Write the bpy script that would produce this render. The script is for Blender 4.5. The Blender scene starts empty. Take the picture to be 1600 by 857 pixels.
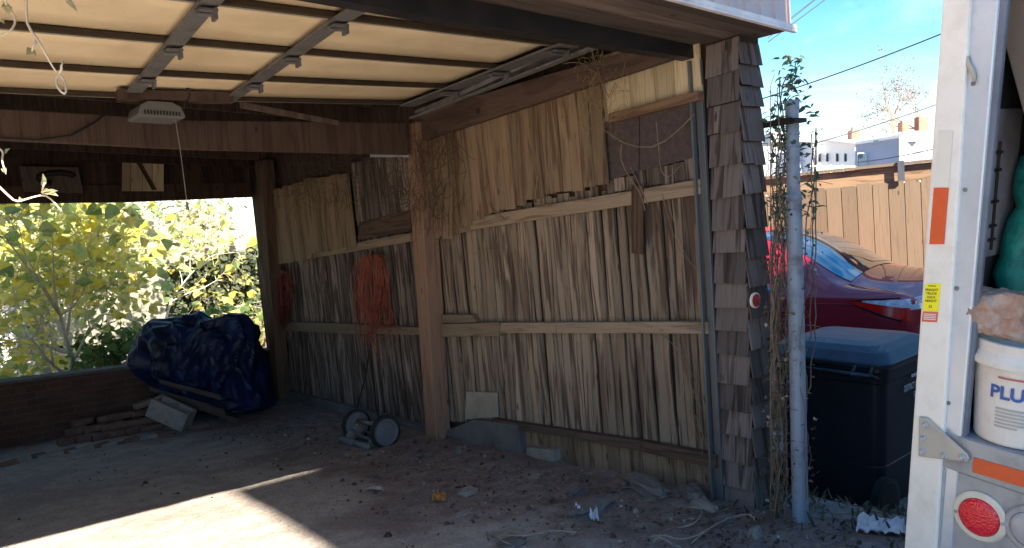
import bpy, bmesh, math, random
import numpy as np
from mathutils import Vector, Matrix, noise
from mathutils.bvhtree import BVHTree

# ------------------------------------------------------------------ camera
FPX, CX, CY = 1171.0, 800.0, 428.5          # focal length and centre in photo pixels (1600 x 857)
CAM = np.array([0.0, 0.0, 1.25])
def cray(x, y): return np.array([x - CX, y - CY, FPX])
_dn = np.array([1177.0, 13385.0, 1171.0]); _dn /= np.linalg.norm(_dn)
_Z = -_dn
_d = cray(-50, 511); _d /= np.linalg.norm(_d)
_Y = _d - _d.dot(_Z) * _Z; _Y /= np.linalg.norm(_Y)
_X = np.cross(_Y, _Z)
ROT = np.array([_X, _Y, _Z])                # camera (x right, y down, z forward) -> world
sc = bpy.context.scene
cam_data = bpy.data.cameras.new('camera'); cam = bpy.data.objects.new('camera', cam_data)
sc.collection.objects.link(cam)
cam_data.sensor_width = 36.0; cam_data.lens = 36.0 * FPX / 1600.0
cam_data.clip_start = 0.05; cam_data.clip_end = 2000
M = Matrix.Identity(4)
for i in range(3):
    M[i][0] = ROT[i][0]; M[i][1] = -ROT[i][1]; M[i][2] = -ROT[i][2]; M[i][3] = CAM[i]
cam.matrix_world = M
sc.camera = cam
sc.render.resolution_x = 1024; sc.render.resolution_y = 548

# ------------------------------------------------------------------ light
SUN_EL, SUN_AZ = 37.0, 177.5                 # azimuth clockwise from +Y: the sun stands behind the camera
world = bpy.data.worlds.new('World'); sc.world = world; world.use_nodes = True
nt = world.node_tree
bg = nt.nodes['Background']; sky = nt.nodes.new('ShaderNodeTexSky')
sky.sky_type = 'NISHITA'; sky.sun_disc = False
sky.sun_elevation = math.radians(SUN_EL); sky.sun_rotation = math.radians(SUN_AZ)
sky.altitude = 0; sky.air_density = 1.0; sky.dust_density = 0.2; sky.ozone_density = 2.2
hs = nt.nodes.new('ShaderNodeHueSaturation'); hs.inputs['Saturation'].default_value = 1.4; hs.inputs['Hue'].default_value = 0.495
nt.links.new(sky.outputs[0], hs.inputs['Color']); tcw = nt.nodes.new('ShaderNodeTexCoord'); mpw = nt.nodes.new('ShaderNodeMapping'); mpw.inputs['Scale'].default_value = (2.2, 2.2, 7.0)
nzw = nt.nodes.new('ShaderNodeTexNoise'); nzw.inputs['Scale'].default_value = 1.6; nzw.inputs['Detail'].default_value = 8; nzw.inputs['Roughness'].default_value = .62; nzw.inputs['Distortion'].default_value = .5
crw = nt.nodes.new('ShaderNodeValToRGB'); crw.color_ramp.elements[0].position = .48; crw.color_ramp.elements[0].color = (0, 0, 0, 1); crw.color_ramp.elements[1].position = .8; crw.color_ramp.elements[1].color = (.32, .32, .32, 1)
mxw = nt.nodes.new('ShaderNodeMix'); mxw.data_type = 'RGBA'; mxw.inputs[7].default_value = (9.0, 9.4, 9.6, 1)      # thin wisps of cloud
nt.links.new(tcw.outputs['Generated'], mpw.inputs[0]); nt.links.new(mpw.outputs[0], nzw.inputs['Vector']); nt.links.new(nzw.outputs['Fac'], crw.inputs[0]); nt.links.new(crw.outputs[0], mxw.inputs[0])
nt.links.new(hs.outputs[0], mxw.inputs[6]); nt.links.new(mxw.outputs[2], bg.inputs[0]); bg.inputs[1].default_value = 0.062
sl = bpy.data.lights.new('sun', 'SUN'); sl.energy = 5.0; sl.angle = math.radians(0.5); sl.color = (1.0, 0.90, 0.76)
sun = bpy.data.objects.new('sun', sl); sc.collection.objects.link(sun)
_e, _a = math.radians(SUN_EL), math.radians(SUN_AZ)
SUNV = Vector((math.sin(_a) * math.cos(_e), math.cos(_a) * math.cos(_e), math.sin(_e)))
sun.rotation_euler = SUNV.to_track_quat('Z', 'Y').to_euler()
sc.view_settings.view_transform = 'Standard'; sc.view_settings.look = 'None'
sc.view_settings.exposure = 2.3; sc.view_settings.gamma = 1.0
sc.view_settings.use_curve_mapping = False
try:
    sc.cycles.max_bounces = 10; sc.cycles.diffuse_bounces = 6; sc.cycles.transparent_max_bounces = 8
except Exception: pass

rnd = random.Random(7)
# ------------------------------------------------------------------ geometry from the picture
def wray(x, y):
    v = ROT @ cray(x, y); return v / np.linalg.norm(v)
def hit(x, y, n, d):
    w = wray(x, y); n = np.array(n, float)
    return Vector(CAM + w * ((d - n @ CAM) / (n @ w)))
def Dp(x, y, depth): return Vector(CAM + ROT @ cray(x, y) / FPX * depth)
DD = wray(-50, 511); DR = wray(2200, 300)
NG = np.cross(DR, DD); NG /= np.linalg.norm(NG)
NG = NG if NG[2] > 0 else -NG
NF = np.cross(DR, [0, 0, 1.0]); NF /= np.linalg.norm(NF)
NF = NF if NF[1] > 0 else -NF
POLE = hit(1130, 790, NG, 0); DF = float(NF @ np.array(POLE))
XW = 2.95                                    # inner face of the plank wall
def F(x, y, X=XW): return hit(x, y, (1, 0, 0), X)
def FR(x, y, o=0.0): return hit(x, y, NF, DF + o)
def sstep(a, b, x):
    t = min(1, max(0, (x - a) / (b - a))); return t * t * (3 - 2 * t)
def gbase(x, y):
    yy = max(min(y, 13.0), -6.0); xx = max(min(x, 9.0), -6.0)
    z = -(NG[0] * xx + NG[1] * yy) / NG[2]
    z -= 0.26 * sstep(3.15, 4.0, x)
    return z
def gz(x, y):
    z = gbase(x, y)
    near = 1 - sstep(14, 25, math.hypot(x, y))
    if near > 0:
        z += near * (0.012 * noise.noise(Vector((x * 1.3, y * 1.3, 0))) + 0.007 * noise.noise(Vector((x * 5, y * 5, 3))))
        # loose dirt banked against the plank wall
        b = math.exp(-((x - 2.9) / 0.35) ** 2) * sstep(2.0, 2.6, y) * (1 - sstep(9.0, 9.4, y))
        z += b * (0.03 + 0.03 * noise.noise(Vector((x * 3, y * 3, 9))))
        r = math.exp(-((x - 2.5) / 0.9) ** 2) * sstep(1.6, 2.2, y)
        z += r * 0.014 * noise.noise(Vector((x * 14, y * 14, 5)))
    return z
def G(x, y, lift=0.0):
    w = wray(x, y); t = 0.5
    p = hit(x, y, NG, 0)
    for _ in range(12):
        z = gz(p[0], p[1]) + lift
        t = (z - CAM[2]) / w[2]; p = Vector(CAM + w * t)
    return p

# ------------------------------------------------------------------ mesh helpers
class MB:
    def __init__(s): s.v = []; s.f = []; s.uv = []; s.t = []
    def face(s, idx, uv=None, tone=0.5):
        s.f.append(tuple(idx)); s.uv.append(uv); s.t.append(tone)
    def hexa(s, a, b, c, d, n, t, tone=0.5, u0=0.0):
        """a-b across, a-d along; thickened by t along n (centred start at the given face)."""
        a, b, c, d, n = map(Vector, (a, b, c, d, n))
        k = len(s.v); o = n * t
        s.v += [a, b, c, d, a + o, b + o, c + o, d + o]
        wd = (b - a).length; h = (d - a).length; h2 = (c - b).length; tt = abs(t)
        F4 = [(0, 1, 2, 3), (5, 4, 7, 6), (1, 5, 6, 2), (4, 0, 3, 7), (3, 2, 6, 7), (4, 5, 1, 0)]
        U = [[(u0, 0), (u0 + wd, 0), (u0 + wd, h2), (u0, h)], [(u0 + wd, 0), (u0, 0), (u0, h), (u0 + wd, h2)],
             [(u0 + wd, 0), (u0 + wd + tt, 0), (u0 + wd + tt, h2), (u0 + wd, h2)], [(u0 - tt, 0), (u0, 0), (u0, h), (u0 - tt, h)],
             [(u0, h), (u0 + wd, h2), (u0 + wd, h2 + tt), (u0, h + tt)], [(u0, -tt), (u0 + wd, -tt), (u0 + wd, 0), (u0, 0)]]
        for q, u in zip(F4, U): s.face([k + i for i in q], u, tone)
    def prism(s, poly, n, t, tone=0.5):
        poly = [Vector(p) for p in poly]; n = Vector(n); k = len(s.v); m = len(poly)
        s.v += poly + [p + n * t for p in poly]
        o = poly[0]; ax = (poly[1] - poly[0]).normalized(); ay = n.normalized().cross(ax)
        uv = [((p - o).dot(ax), (p - o).dot(ay)) for p in poly]
        s.face(range(k, k + m), uv, tone); s.face(range(k + 2 * m - 1, k + m - 1, -1), uv[::-1], tone)
        for i in range(m):
            j = (i + 1) % m
            l = (poly[j] - poly[i]).length
            s.face([k + j, k + i, k + m + i, k + m + j], [(l, 0), (0, 0), (0, t), (l, t)], tone)
    def box(s, c, sx, sy, sz, ax=None, tone=0.5):
        c = Vector(c)
        X, Y, Z = ax if ax else (Vector((1, 0, 0)), Vector((0, 1, 0)), Vector((0, 0, 1)))
        a = c - X * sx / 2 - Y * sy / 2 - Z * sz / 2
        s.hexa(a, a + X * sx, a + X * sx + Z * sz, a + Z * sz, Y, sy, tone)
    def tube(s, pts, rad, seg=6, tone=0.5, cap=True):
        pts = [Vector(p) for p in pts]; m = len(pts)
        if not isinstance(rad, (list, tuple)): rad = [rad] * m
        k = len(s.v); up = None; L = 0
        for i, p in enumerate(pts):
            d = (pts[min(i + 1, m - 1)] - pts[max(i - 1, 0)])
            if d.length < 1e-9: d = Vector((0, 0, 1))
            d.normalize()
            if up is None:
                up = d.orthogonal().normalized()
            else:
                up = (up - d * up.dot(d));
                up = up.normalized() if up.length > 1e-6 else d.orthogonal().normalized()
            w = d.cross(up)
            for j in range(seg):
                a = 2 * math.pi * j / seg
                s.v.append(p + (up * math.cos(a) + w * math.sin(a)) * rad[i])
        for i in range(m - 1):
            l = (pts[i + 1] - pts[i]).length
            for j in range(seg):
                j2 = (j + 1) % seg
                s.face([k + i * seg + j, k + i * seg + j2, k + (i + 1) * seg + j2, k + (i + 1) * seg + j],
                       [(j / seg, L), ((j + 1) / seg, L), ((j + 1) / seg, L + l), (j / seg, L + l)], tone)
            L += l
        if cap:
            s.face([k + j for j in range(seg)][::-1], None, tone)
            s.face([k + (m - 1) * seg + j for j in range(seg)], None, tone)
    def lathe(s, o, axis, prof, seg=24, tone=0.5, xdir=None, cap=True):
        """prof: list of (radius, distance along the axis)."""
        o = Vector(o); axis = Vector(axis).normalized()
        x = (Vector(xdir) - axis * axis.dot(Vector(xdir))).normalized() if xdir is not None else axis.orthogonal().normalized(); y = axis.cross(x)
        k = len(s.v); m = len(prof)
        for r, h in prof:
            for j in range(seg):
                a = 2 * math.pi * j / seg
                s.v.append(o + axis * h + (x * math.cos(a) + y * math.sin(a)) * r)
        for i in range(m - 1):
            for j in range(seg):
                j2 = (j + 1) % seg
                s.face([k + i * seg + j, k + i * seg + j2, k + (i + 1) * seg + j2, k + (i + 1) * seg + j],
                       [(j / seg, prof[i][1]), ((j + 1) / seg, prof[i][1]), ((j + 1) / seg, prof[i + 1][1]), (j / seg, prof[i + 1][1])], tone)
        if cap and prof[0][0] > 1e-6: s.face([k + j for j in range(seg)][::-1], None, tone)
        if cap and prof[-1][0] > 1e-6: s.face([k + (m - 1) * seg + j for j in range(seg)], None, tone)
    def leaf(s, p, d, n, L, Wd, tone):
        """A pointed leaf folded along its midrib: d = direction, n = up."""
        p = Vector(p); w = d.cross(n).normalized(); n = w.cross(d).normalized(); k = len(s.v)
        s.v += [p, p + d * L * .25 + w * Wd * .5 + n * Wd * .18, p + d * L * .62 + w * Wd * .38 + n * Wd * .12, p + d * L - n * L * .14,
                p + d * L * .62 - w * Wd * .38 + n * Wd * .12, p + d * L * .25 - w * Wd * .5 + n * Wd * .18, p + d * L * .5]
        for q in ((0, 1, 6), (1, 2, 6), (2, 3, 6), (3, 4, 6), (4, 5, 6), (5, 0, 6)):
            s.face([k + i for i in q], None, tone)
    def add(s, o):
        k = len(s.v); s.v += o.v
        s.f += [tuple(i + k for i in q) for q in o.f]; s.uv += o.uv; s.t += o.t
    def build(s, name, mat, parent=None, smooth=False, bevel=0, fixn=False):
        me = bpy.data.meshes.new(name)
        me.from_pydata([tuple(v) for v in s.v], [], s.f)
        uvl = me.uv_layers.new(name='UVMap'); buf = []
        for q, u in zip(s.f, s.uv):
            if u is None: u = [(0.3 * s.v[i][0] + 0.3 * s.v[i][1], s.v[i][2]) for i in q]
            for c in u: buf += [c[0], c[1]]
        uvl.data.foreach_set('uv', buf)
        at = me.attributes.new('tone', 'FLOAT', 'FACE'); at.data.foreach_set('value', s.t)
        if fixn:
            bm = bmesh.new(); bm.from_mesh(me); bmesh.ops.recalc_face_normals(bm, faces=bm.faces); bm.to_mesh(me); bm.free()
        if smooth: me.polygons.foreach_set('use_smooth', [True] * len(me.polygons))
        me.materials.append(mat)
        o = bpy.data.objects.new(name, me); sc.collection.objects.link(o)
        if parent is not None:
            o.parent = parent; o.matrix_parent_inverse = Matrix.Translation(parent.location).inverted()
        if bevel:
            b = o.modifiers.new('bevel', 'BEVEL'); b.width = bevel; b.segments = 2; b.limit_method = 'ANGLE'
        return o
def thing(name, label, cat, loc, group=None):
    o = bpy.data.objects.new(name, None); sc.collection.objects.link(o); o.location = Vector(loc)
    o.empty_display_size = 0.1
    o['label'] = label; o['category'] = cat
    if group: o['group'] = group
    return o
def tag(o, label=None, cat=None, group=None, kind=None):
    if label: o['label'] = label
    if cat: o['category'] = cat
    if group: o['group'] = group
    if kind: o['kind'] = kind
    return o
def axes_from(x, z):
    x = Vector(x).normalized(); z = Vector(z); y = z.cross(x).normalized(); z = x.cross(y); return x, y, z
def text_on(name, s, origin, xd, yd, height, mat, parent, off=0.001, squeeze=1.0, bold=0.0, depth=0.0004):
    cu = bpy.data.curves.new(name, 'FONT'); cu.body = s; cu.size = 1.0; cu.offset = bold; cu.extrude = 0.0
    cu.align_x = 'CENTER'; cu.align_y = 'CENTER'
    o = bpy.data.objects.new(name, cu); sc.collection.objects.link(o)
    dg = bpy.context.evaluated_depsgraph_get(); me = bpy.data.meshes.new_from_object(o.evaluated_get(dg))
    bpy.data.objects.remove(o); bpy.data.curves.remove(cu)
    xd = Vector(xd).normalized(); yd = Vector(yd).normalized(); n = xd.cross(yd)
    k = height / 0.72
    for v in me.vertices:
        v.co = Vector(origin) + xd * v.co.x * k * squeeze + yd * v.co.y * k + n * off
    me.materials.clear(); me.materials.append(mat); me.name = name
    ob = bpy.data.objects.new(name, me); sc.collection.objects.link(ob)
    ob.parent = parent; ob.matrix_parent_inverse = Matrix.Translation(parent.location).inverted()
    return ob

# ------------------------------------------------------------------ materials
class NM:
    def __init__(s, name, rough=0.8, spec=0.3):
        s.m = bpy.data.materials.new(name); s.m.use_nodes = True; s.t = s.m.node_tree
        s.b = s.t.nodes['Principled BSDF']; s.b.inputs['Roughness'].default_value = rough
        s.b.inputs['Specular IOR Level'].default_value = spec
    def n(s, typ, **kw):
        o = s.t.nodes.new(typ)
        for k, v in kw.items(): setattr(o, k, v)
        return o
    def l(s, a, b): s.t.links.new(a, b)
    def attr(s, name):
        a = s.n('ShaderNodeAttribute'); a.attribute_name = name; return a.outputs['Fac']
    def mapv(s, src, scale, off=None):
        m = s.n('ShaderNodeMapping'); s.l(src, m.inputs[0]); m.inputs['Scale'].default_value = scale
        if off is not None: s.l(off, m.inputs['Location'])
        return m.outputs[0]
    def coord(s, which='Object'):
        return s.n('ShaderNodeTexCoord').outputs[which]
    def noise(s, v, scale=1, detail=4, rough=0.6, dist=0.0):
        o = s.n('ShaderNodeTexNoise'); s.l(v, o.inputs['Vector']); o.inputs['Scale'].default_value = scale
        o.inputs['Detail'].default_value = detail; o.inputs['Roughness'].default_value = rough
        o.inputs['Distortion'].default_value = dist; return o.outputs['Fac']
    def ramp(s, fac, stops, interp='LINEAR'):
        r = s.n('ShaderNodeValToRGB'); s.l(fac, r.inputs[0]); r.color_ramp.interpolation = interp
        e = r.color_ramp.elements
        while len(e) < len(stops): e.new(0.5)
        for el, (p, c) in zip(e, stops):
            el.position = p; el.color = (c, c, c, 1) if isinstance(c, (int, float)) else (*c, 1)
        return r.outputs[0]
    def mix(s, fac, a, b, mode='MIX'):
        m = s.n('ShaderNodeMix'); m.data_type = 'RGBA'; m.blend_type = mode
        for i, v in ((0, fac), (6, a), (7, b)):
            if hasattr(v, 'links'): s.l(v, m.inputs[i])
            elif isinstance(v, (int, float)): m.inputs[i].default_value = v if i == 0 else (v, v, v, 1)
            else: m.inputs[i].default_value = (*v, 1)
        return m.outputs[2]
    def math(s, op, a, b=0.0):
        m = s.n('ShaderNodeMath'); m.operation = op
        for i, v in ((0, a), (1, b)):
            if hasattr(v, 'links'): s.l(v, m.inputs[i])
            else: m.inputs[i].default_value = v
        return m.outputs[0]
    def comb(s, x=0.0, y=0.0, z=0.0):
        c = s.n('ShaderNodeCombineXYZ')
        for i, v in enumerate((x, y, z)):
            if hasattr(v, 'links'): s.l(v, c.inputs[i])
            else: c.inputs[i].default_value = v
        return c.outputs[0]
    def col(s, c):
        if hasattr(c, 'links'): s.l(c, s.b.inputs['Base Color'])
        else: s.b.inputs['Base Color'].default_value = (*c, 1)
    def bump(s, h, strength=0.4, dist=0.01):
        b = s.n('ShaderNodeBump'); b.inputs['Strength'].default_value = strength; b.inputs['Distance'].default_value = dist
        s.l(h, b.inputs['Height']); s.l(b.outputs[0], s.b.inputs['Normal'])
def simple(name, col, rough=0.7, spec=0.3, metal=0.0, var=0.25, scale=6.0, bump=0.0, bscale=None, coat=0.0):
    m = NM(name, rough, spec); m.b.inputs['Metallic'].default_value = metal
    c = m.coord(); f = m.noise(c, scale, 6, 0.65)
    lo = tuple(x * (1 - var) for x in col); hi = tuple(min(1, x * (1 + var)) for x in col)
    m.col(m.ramp(f, [(0.3, lo), (0.7, hi)]))
    if bump: m.bump(m.noise(c, bscale or scale * 4, 6, 0.7), bump, 0.01)
    if coat: m.b.inputs['Coat Weight'].default_value = coat; m.b.inputs['Coat Roughness'].default_value = 0.05
    return m.m
def wood(name, light, mid, dark, stain=0.5, ratio=1.0, rough=0.85, tonev=0.45, blot=None, bstr=0.5, wet=0.5, patch=0.0):
    m = NM(name, rough, 0.2)
    t = m.attr('tone'); uv = m.coord('UV')
    off = m.comb(m.math('MULTIPLY', t, 37.0), m.math('MULTIPLY', t, 91.0), m.math('MULTIPLY', t, 13.0))
    v1 = m.mapv(uv, (20 * ratio, 1.7, 1), off); v2 = m.mapv(uv, (160 * ratio, 3.2, 1), off); v3 = m.mapv(uv, (9, 2.2, 1), off)
    streak = m.noise(v1, 1.0, 4, 0.5, 1.1); grain = m.noise(v2, 1.0, 4, 0.7, 0.2); big = m.noise(v3, 1.0, 4, 0.6)
    base = m.ramp(grain, [(0.25, mid), (0.75, light)])
    base = m.mix(m.ramp(big, [(0.35, 0.0), (0.7, 0.55)]), base, mid)
    if patch:
        pn = m.noise(m.mapv(m.coord(), (1, 1, .55)), 2.1, 3, 0.5)
        streak = m.math('ADD', streak, m.math('MULTIPLY', m.math('SUBTRACT', pn, 0.5), patch))
    sf = m.ramp(streak, [(wet - 0.07, 1.0), (wet + 0.05, 0.0)])
    sf2 = m.math('MULTIPLY', sf, stain)
    base = m.mix(sf2, base, dark)
    fine = m.ramp(grain, [(0.30, 0.55), (0.45, 1.0)])
    base = m.mix(0.7, base, fine, 'MULTIPLY')
    tf = m.math('ADD', m.math('MULTIPLY', t, tonev * 2), 1 - tonev)
    base = m.mix(1.0, base, m.comb(tf, tf, tf), 'MULTIPLY')
    if blot:
        c = m.coord(); bf = m.ramp(m.noise(c, 2.3, 5, 0.65), [(0.48, 0.0), (0.62, 0.8)])
        base = m.mix(bf, base, blot)
    vo = m.n('ShaderNodeTexVoronoi'); m.l(m.mapv(uv, (9 * ratio, 3.4, 1), off), vo.inputs['Vector']); vo.inputs['Scale'].default_value = 1.0
    kn = m.ramp(vo.outputs['Distance'], [(0.05, 0.75), (0.11, 0.0)])
    base = m.mix(kn, base, tuple(x * 0.5 for x in dark))
    m.col(base); m.bump(grain, bstr, 0.004); return m.m
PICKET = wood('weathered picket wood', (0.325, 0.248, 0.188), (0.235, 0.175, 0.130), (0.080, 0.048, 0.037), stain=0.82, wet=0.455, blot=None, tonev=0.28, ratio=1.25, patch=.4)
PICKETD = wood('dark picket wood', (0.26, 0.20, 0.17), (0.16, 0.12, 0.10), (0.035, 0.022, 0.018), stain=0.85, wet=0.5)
PANELW = wood('brown sheathing boards', (0.28, 0.195, 0.13), (0.20, 0.138, 0.09), (0.08, 0.038, 0.02), stain=0.7, wet=0.44, tonev=0.2)
PALEW = wood('pale bare boards', (0.50, 0.40, 0.27), (0.40, 0.31, 0.20), (0.16, 0.12, 0.07), stain=0.4, wet=0.42)
RAILW = wood('weathered rail wood', (0.33, 0.25, 0.18), (0.24, 0.175, 0.12), (0.11, 0.07, 0.045), stain=0.6, wet=0.42)
POSTW = wood('rough post timber', (0.28, 0.165, 0.115), (0.20, 0.115, 0.08), (0.08, 0.045, 0.03), stain=0.5, wet=0.42)
BEAMW = wood('red brown beam timber', (0.095, 0.062, 0.048), (0.065, 0.042, 0.033), (0.03, 0.018, 0.014), stain=0.5, wet=0.45)
DARKW = wood('old dark timber', (0.10, 0.06, 0.042), (0.06, 0.036, 0.026), (0.02, 0.013, 0.01), stain=0.6, wet=0.48)
SOFFW = wood('soffit boards', (0.16, 0.12, 0.10), (0.11, 0.08, 0.065), (0.05, 0.035, 0.03), stain=0.5, wet=0.48)
SHING = wood('weathered cedar shingle', (0.185, 0.150, 0.140), (0.12, 0.096, 0.09), (0.035, 0.024, 0.02), stain=0.8, ratio=1.1, wet=0.46, patch=.5, tonev=0.35)
FENCEW = wood('tan fence boards', (0.175, 0.128, 0.087), (0.145, 0.104, 0.07), (0.09, 0.062, 0.042), stain=0.3, wet=0.38, tonev=0.15)
FENCED = wood('fence rail board', (0.30, 0.20, 0.12), (0.22, 0.14, 0.085), (0.09, 0.055, 0.035), stain=0.6, wet=0.46)

BACKW = wood('dark gap backing', (0.11, 0.062, 0.045), (0.075, 0.04, 0.03), (0.02, 0.010, 0.008), stain=0.6)

def ground_mat():
    m = NM('dirt and old concrete ground', 0.95, 0.15)
    c = m.coord(); g = m.n('ShaderNodeNewGeometry')
    sep = m.n('ShaderNodeSeparateXYZ'); m.l(g.outputs['Position'], sep.inputs[0]); X, Y = sep.outputs[0], sep.outputs[1]
    n1 = m.noise(c, 1.1, 6, 0.65); n2 = m.noise(c, 9, 8, 0.7); n3 = m.noise(c, 60, 6, 0.7)
    dirt = m.ramp(n2, [(0.3, (0.16, 0.128, 0.118)), (0.5, (0.27, 0.222, 0.204)), (0.72, (0.41, 0.35, 0.32))])
    dirt = m.mix(m.ramp(n1, [(0.45, 0.0), (0.62, 0.6)]), dirt, (0.22, 0.165, 0.148))
    conc = m.ramp(n2, [(0.3, (0.34, 0.30, 0.27)), (0.6, (0.50, 0.45, 0.40)), (0.75, (0.58, 0.52, 0.46))])
    conc = m.mix(m.ramp(n1, [(0.5, 0.0), (0.6, 0.45)]), conc, (0.30, 0.24, 0.205))
    # the concrete pad covers the front and left; dirt drifts over it towards the plank wall
    k = m.math('ADD', m.math('MULTIPLY', X, 1.0), m.math('MULTIPLY', m.math('SUBTRACT', n1, 0.5), 2.6))
    k = m.math('ADD', k, m.math('MULTIPLY', m.math('SUBTRACT', n2, 0.5), 1.0))
    k = m.math('ADD', k, m.math('MULTIPLY', Y, 0.06))
    cf = m.ramp(m.math('MULTIPLY', k, 0.2), [(0.36, 1.0), (0.46, 0.0)])
    col = m.mix(cf, dirt, conc)
    gritty = m.ramp(n3, [(0.3, 0.62), (0.55, 1.0), (0.7, 1.25)])
    col = m.mix(0.8, col, gritty, 'MULTIPLY')
    vo = m.n('ShaderNodeTexVoronoi'); m.l(c, vo.inputs['Vector']); vo.inputs['Scale'].default_value = 46
    sp = m.ramp(vo.outputs['Distance'], [(0.10, 0.7), (0.17, 0.0)])
    pc = m.n('ShaderNodeSeparateXYZ'); m.l(vo.outputs['Color'], pc.inputs[0])
    few = m.ramp(pc.outputs[0], [(0.72, 0.0), (0.78, 1.0)])
    chip = m.mix(pc.outputs[1], (0.06, 0.045, 0.04), (0.45, 0.42, 0.40))
    col = m.mix(m.math('MULTIPLY', sp, few), col, chip)
    m.col(col)
    h = m.math('ADD', m.math('MULTIPLY', n3, 0.5), m.math('MULTIPLY', n2, 1.2))
    m.bump(h, 0.75, 0.03); return m.m
GROUND = ground_mat()
def metalic(name, col, rough=0.5, dirt=(0.12, 0.10, 0.09), amt=0.4, metal=0.6, scale=7):
    m = NM(name, rough, 0.4); m.b.inputs['Metallic'].default_value = metal
    c = m.coord(); f = m.noise(c, scale, 7, 0.7)
    m.col(m.mix(m.ramp(f, [(0.5, 0.0), (0.68, amt)]), col, dirt)); m.bump(f, 0.12, 0.005)
    r = m.ramp(f, [(0.4, rough), (0.7, min(1, rough + 0.3))]); m.l(r, m.b.inputs['Roughness']); return m.m
GALV = metalic('galvanised steel', (0.42, 0.45, 0.50), 0.5)
PIPEM = metalic('grey pipe', (0.30, 0.34, 0.40), 0.55, (0.15, 0.13, 0.12), 0.75, 0.25, 9)
TRACKM = metalic('old door track', (0.30, 0.29, 0.28), 0.55, (0.12, 0.07, 0.05), 0.7)
STILE = metalic('door hinge stile', (0.17, 0.165, 0.16), 0.6, (0.05, 0.045, 0.04), 0.5, 0.5)
BLACKM = metalic('black painted steel', (0.015, 0.014, 0.015), 0.5, (0.05, 0.03, 0.025), 0.5, 0.3)
JAMBM = metalic('blue grey door track', (0.13, 0.14, 0.15), 0.45, (0.16, 0.13, 0.11), 0.5, 0.5)
STRUTM = simple('dusty door strut', (0.30, 0.27, 0.21), 0.7, var=0.2)
STRUTD = simple('brown strut lip', (0.045, 0.03, 0.018), 0.8, var=0.3)
def door_mat():
    m = NM('cream door panel', 0.6, 0.3); c = m.coord()
    f = m.noise(c, 2.2, 6, 0.6); f2 = m.noise(c, 30, 5, 0.7)
    col = m.mix(m.ramp(f, [(0.42, 0.0), (0.7, 0.8)]), (0.80, 0.64, 0.42), (0.58, 0.44, 0.27))
    col = m.mix(m.ramp(f2, [(0.62, 0.0), (0.72, 0.3)]), col, (0.4, 0.3, 0.18))
    m.col(col); return m.m
DOORP = door_mat()
def brick_mat(name, a, b, mortar, scale=1.0, blot=0.5):
    m = NM(name, 0.92, 0.15); uv = m.coord('UV')
    br = m.n('ShaderNodeTexBrick'); m.l(uv, br.inputs['Vector'])
    br.inputs['Scale'].default_value = scale; br.inputs['Brick Width'].default_value = 0.21; br.inputs['Row Height'].default_value = 0.072
    br.inputs['Mortar Size'].default_value = 0.006; br.inputs['Color1'].default_value = (*a, 1); br.inputs['Color2'].default_value = (*b, 1)
    br.inputs['Mortar'].default_value = (*mortar, 1); br.inputs['Bias'].default_value = 0.0
    f = m.noise(m.coord(), 5, 6, 0.7)
    col = m.mix(m.ramp(f, [(0.4, 0.0), (0.7, blot)]), br.outputs['Color'], tuple(x * 0.45 for x in a))
    m.col(col); m.bump(m.math('SUBTRACT', f, br.outputs['Fac']), 0.5, 0.01); return m.m
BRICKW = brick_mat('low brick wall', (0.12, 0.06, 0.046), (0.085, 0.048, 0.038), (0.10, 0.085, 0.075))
BRICKF = brick_mat('salmon brick', (0.42, 0.24, 0.16), (0.34, 0.18, 0.12), (0.45, 0.40, 0.34))
BRICKN = brick_mat('added rowhouse brick', (0.30, 0.13, 0.09), (0.24, 0.10, 0.07), (0.35, 0.32, 0.28))
CMU = simple('concrete block', (0.27, 0.25, 0.235), 0.95, var=0.25, scale=14, bump=0.5)
STONE = simple('grey stone', (0.15, 0.125, 0.115), 0.95, var=0.35, scale=9, bump=0.6)
PALEST = simple('pale limestone', (0.25, 0.22, 0.19), 0.9, var=0.2, scale=9, bump=0.4)
CURB = simple('old concrete footing', (0.13, 0.118, 0.118), 0.95, var=0.3, scale=5, bump=0.5)
BRK = simple('loose dusty brick', (0.16, 0.095, 0.075), 0.95, var=0.4, scale=12, bump=0.5)

def leaf_mat(name, stops, trans=0.7, rough=0.55):
    m = NM(name, rough, 0.3); t = m.attr('tone'); c = m.ramp(t, stops)
    f = m.noise(m.coord(), 14, 3, 0.6); c = m.mix(0.6, c, m.ramp(f, [(0.3, 0.7), (0.7, 1.15)]), 'MULTIPLY')
    m.col(c); tr = m.n('ShaderNodeBsdfTranslucent'); m.l(c, tr.inputs[0])
    mx = m.n('ShaderNodeMixShader'); mx.inputs[0].default_value = trans
    out = m.t.nodes['Material Output']
    m.l(m.b.outputs[0], mx.inputs[1]); m.l(tr.outputs[0], mx.inputs[2]); m.l(mx.outputs[0], out.inputs[0]); return m.m
LEAFY = leaf_mat('yellow and green autumn leaves', [(0.0, (0.22, 0.32, 0.14)), (0.35, (0.42, 0.50, 0.22)), (0.6, (0.64, 0.64, 0.26)), (0.85, (0.78, 0.66, 0.10)), (1.0, (0.78, 0.72, 0.42))])
LEAFG = leaf_mat('green leaves', [(0.0, (0.06, 0.12, 0.04)), (0.5, (0.14, 0.23, 0.07)), (0.8, (0.27, 0.33, 0.12)), (1.0, (0.46, 0.46, 0.20))])
LEAFP = leaf_mat('pale dry leaves', [(0.0, (0.18, 0.20, 0.11)), (0.5, (0.40, 0.42, 0.24)), (0.8, (0.62, 0.60, 0.40)), (1.0, (0.70, 0.62, 0.30))])
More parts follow.
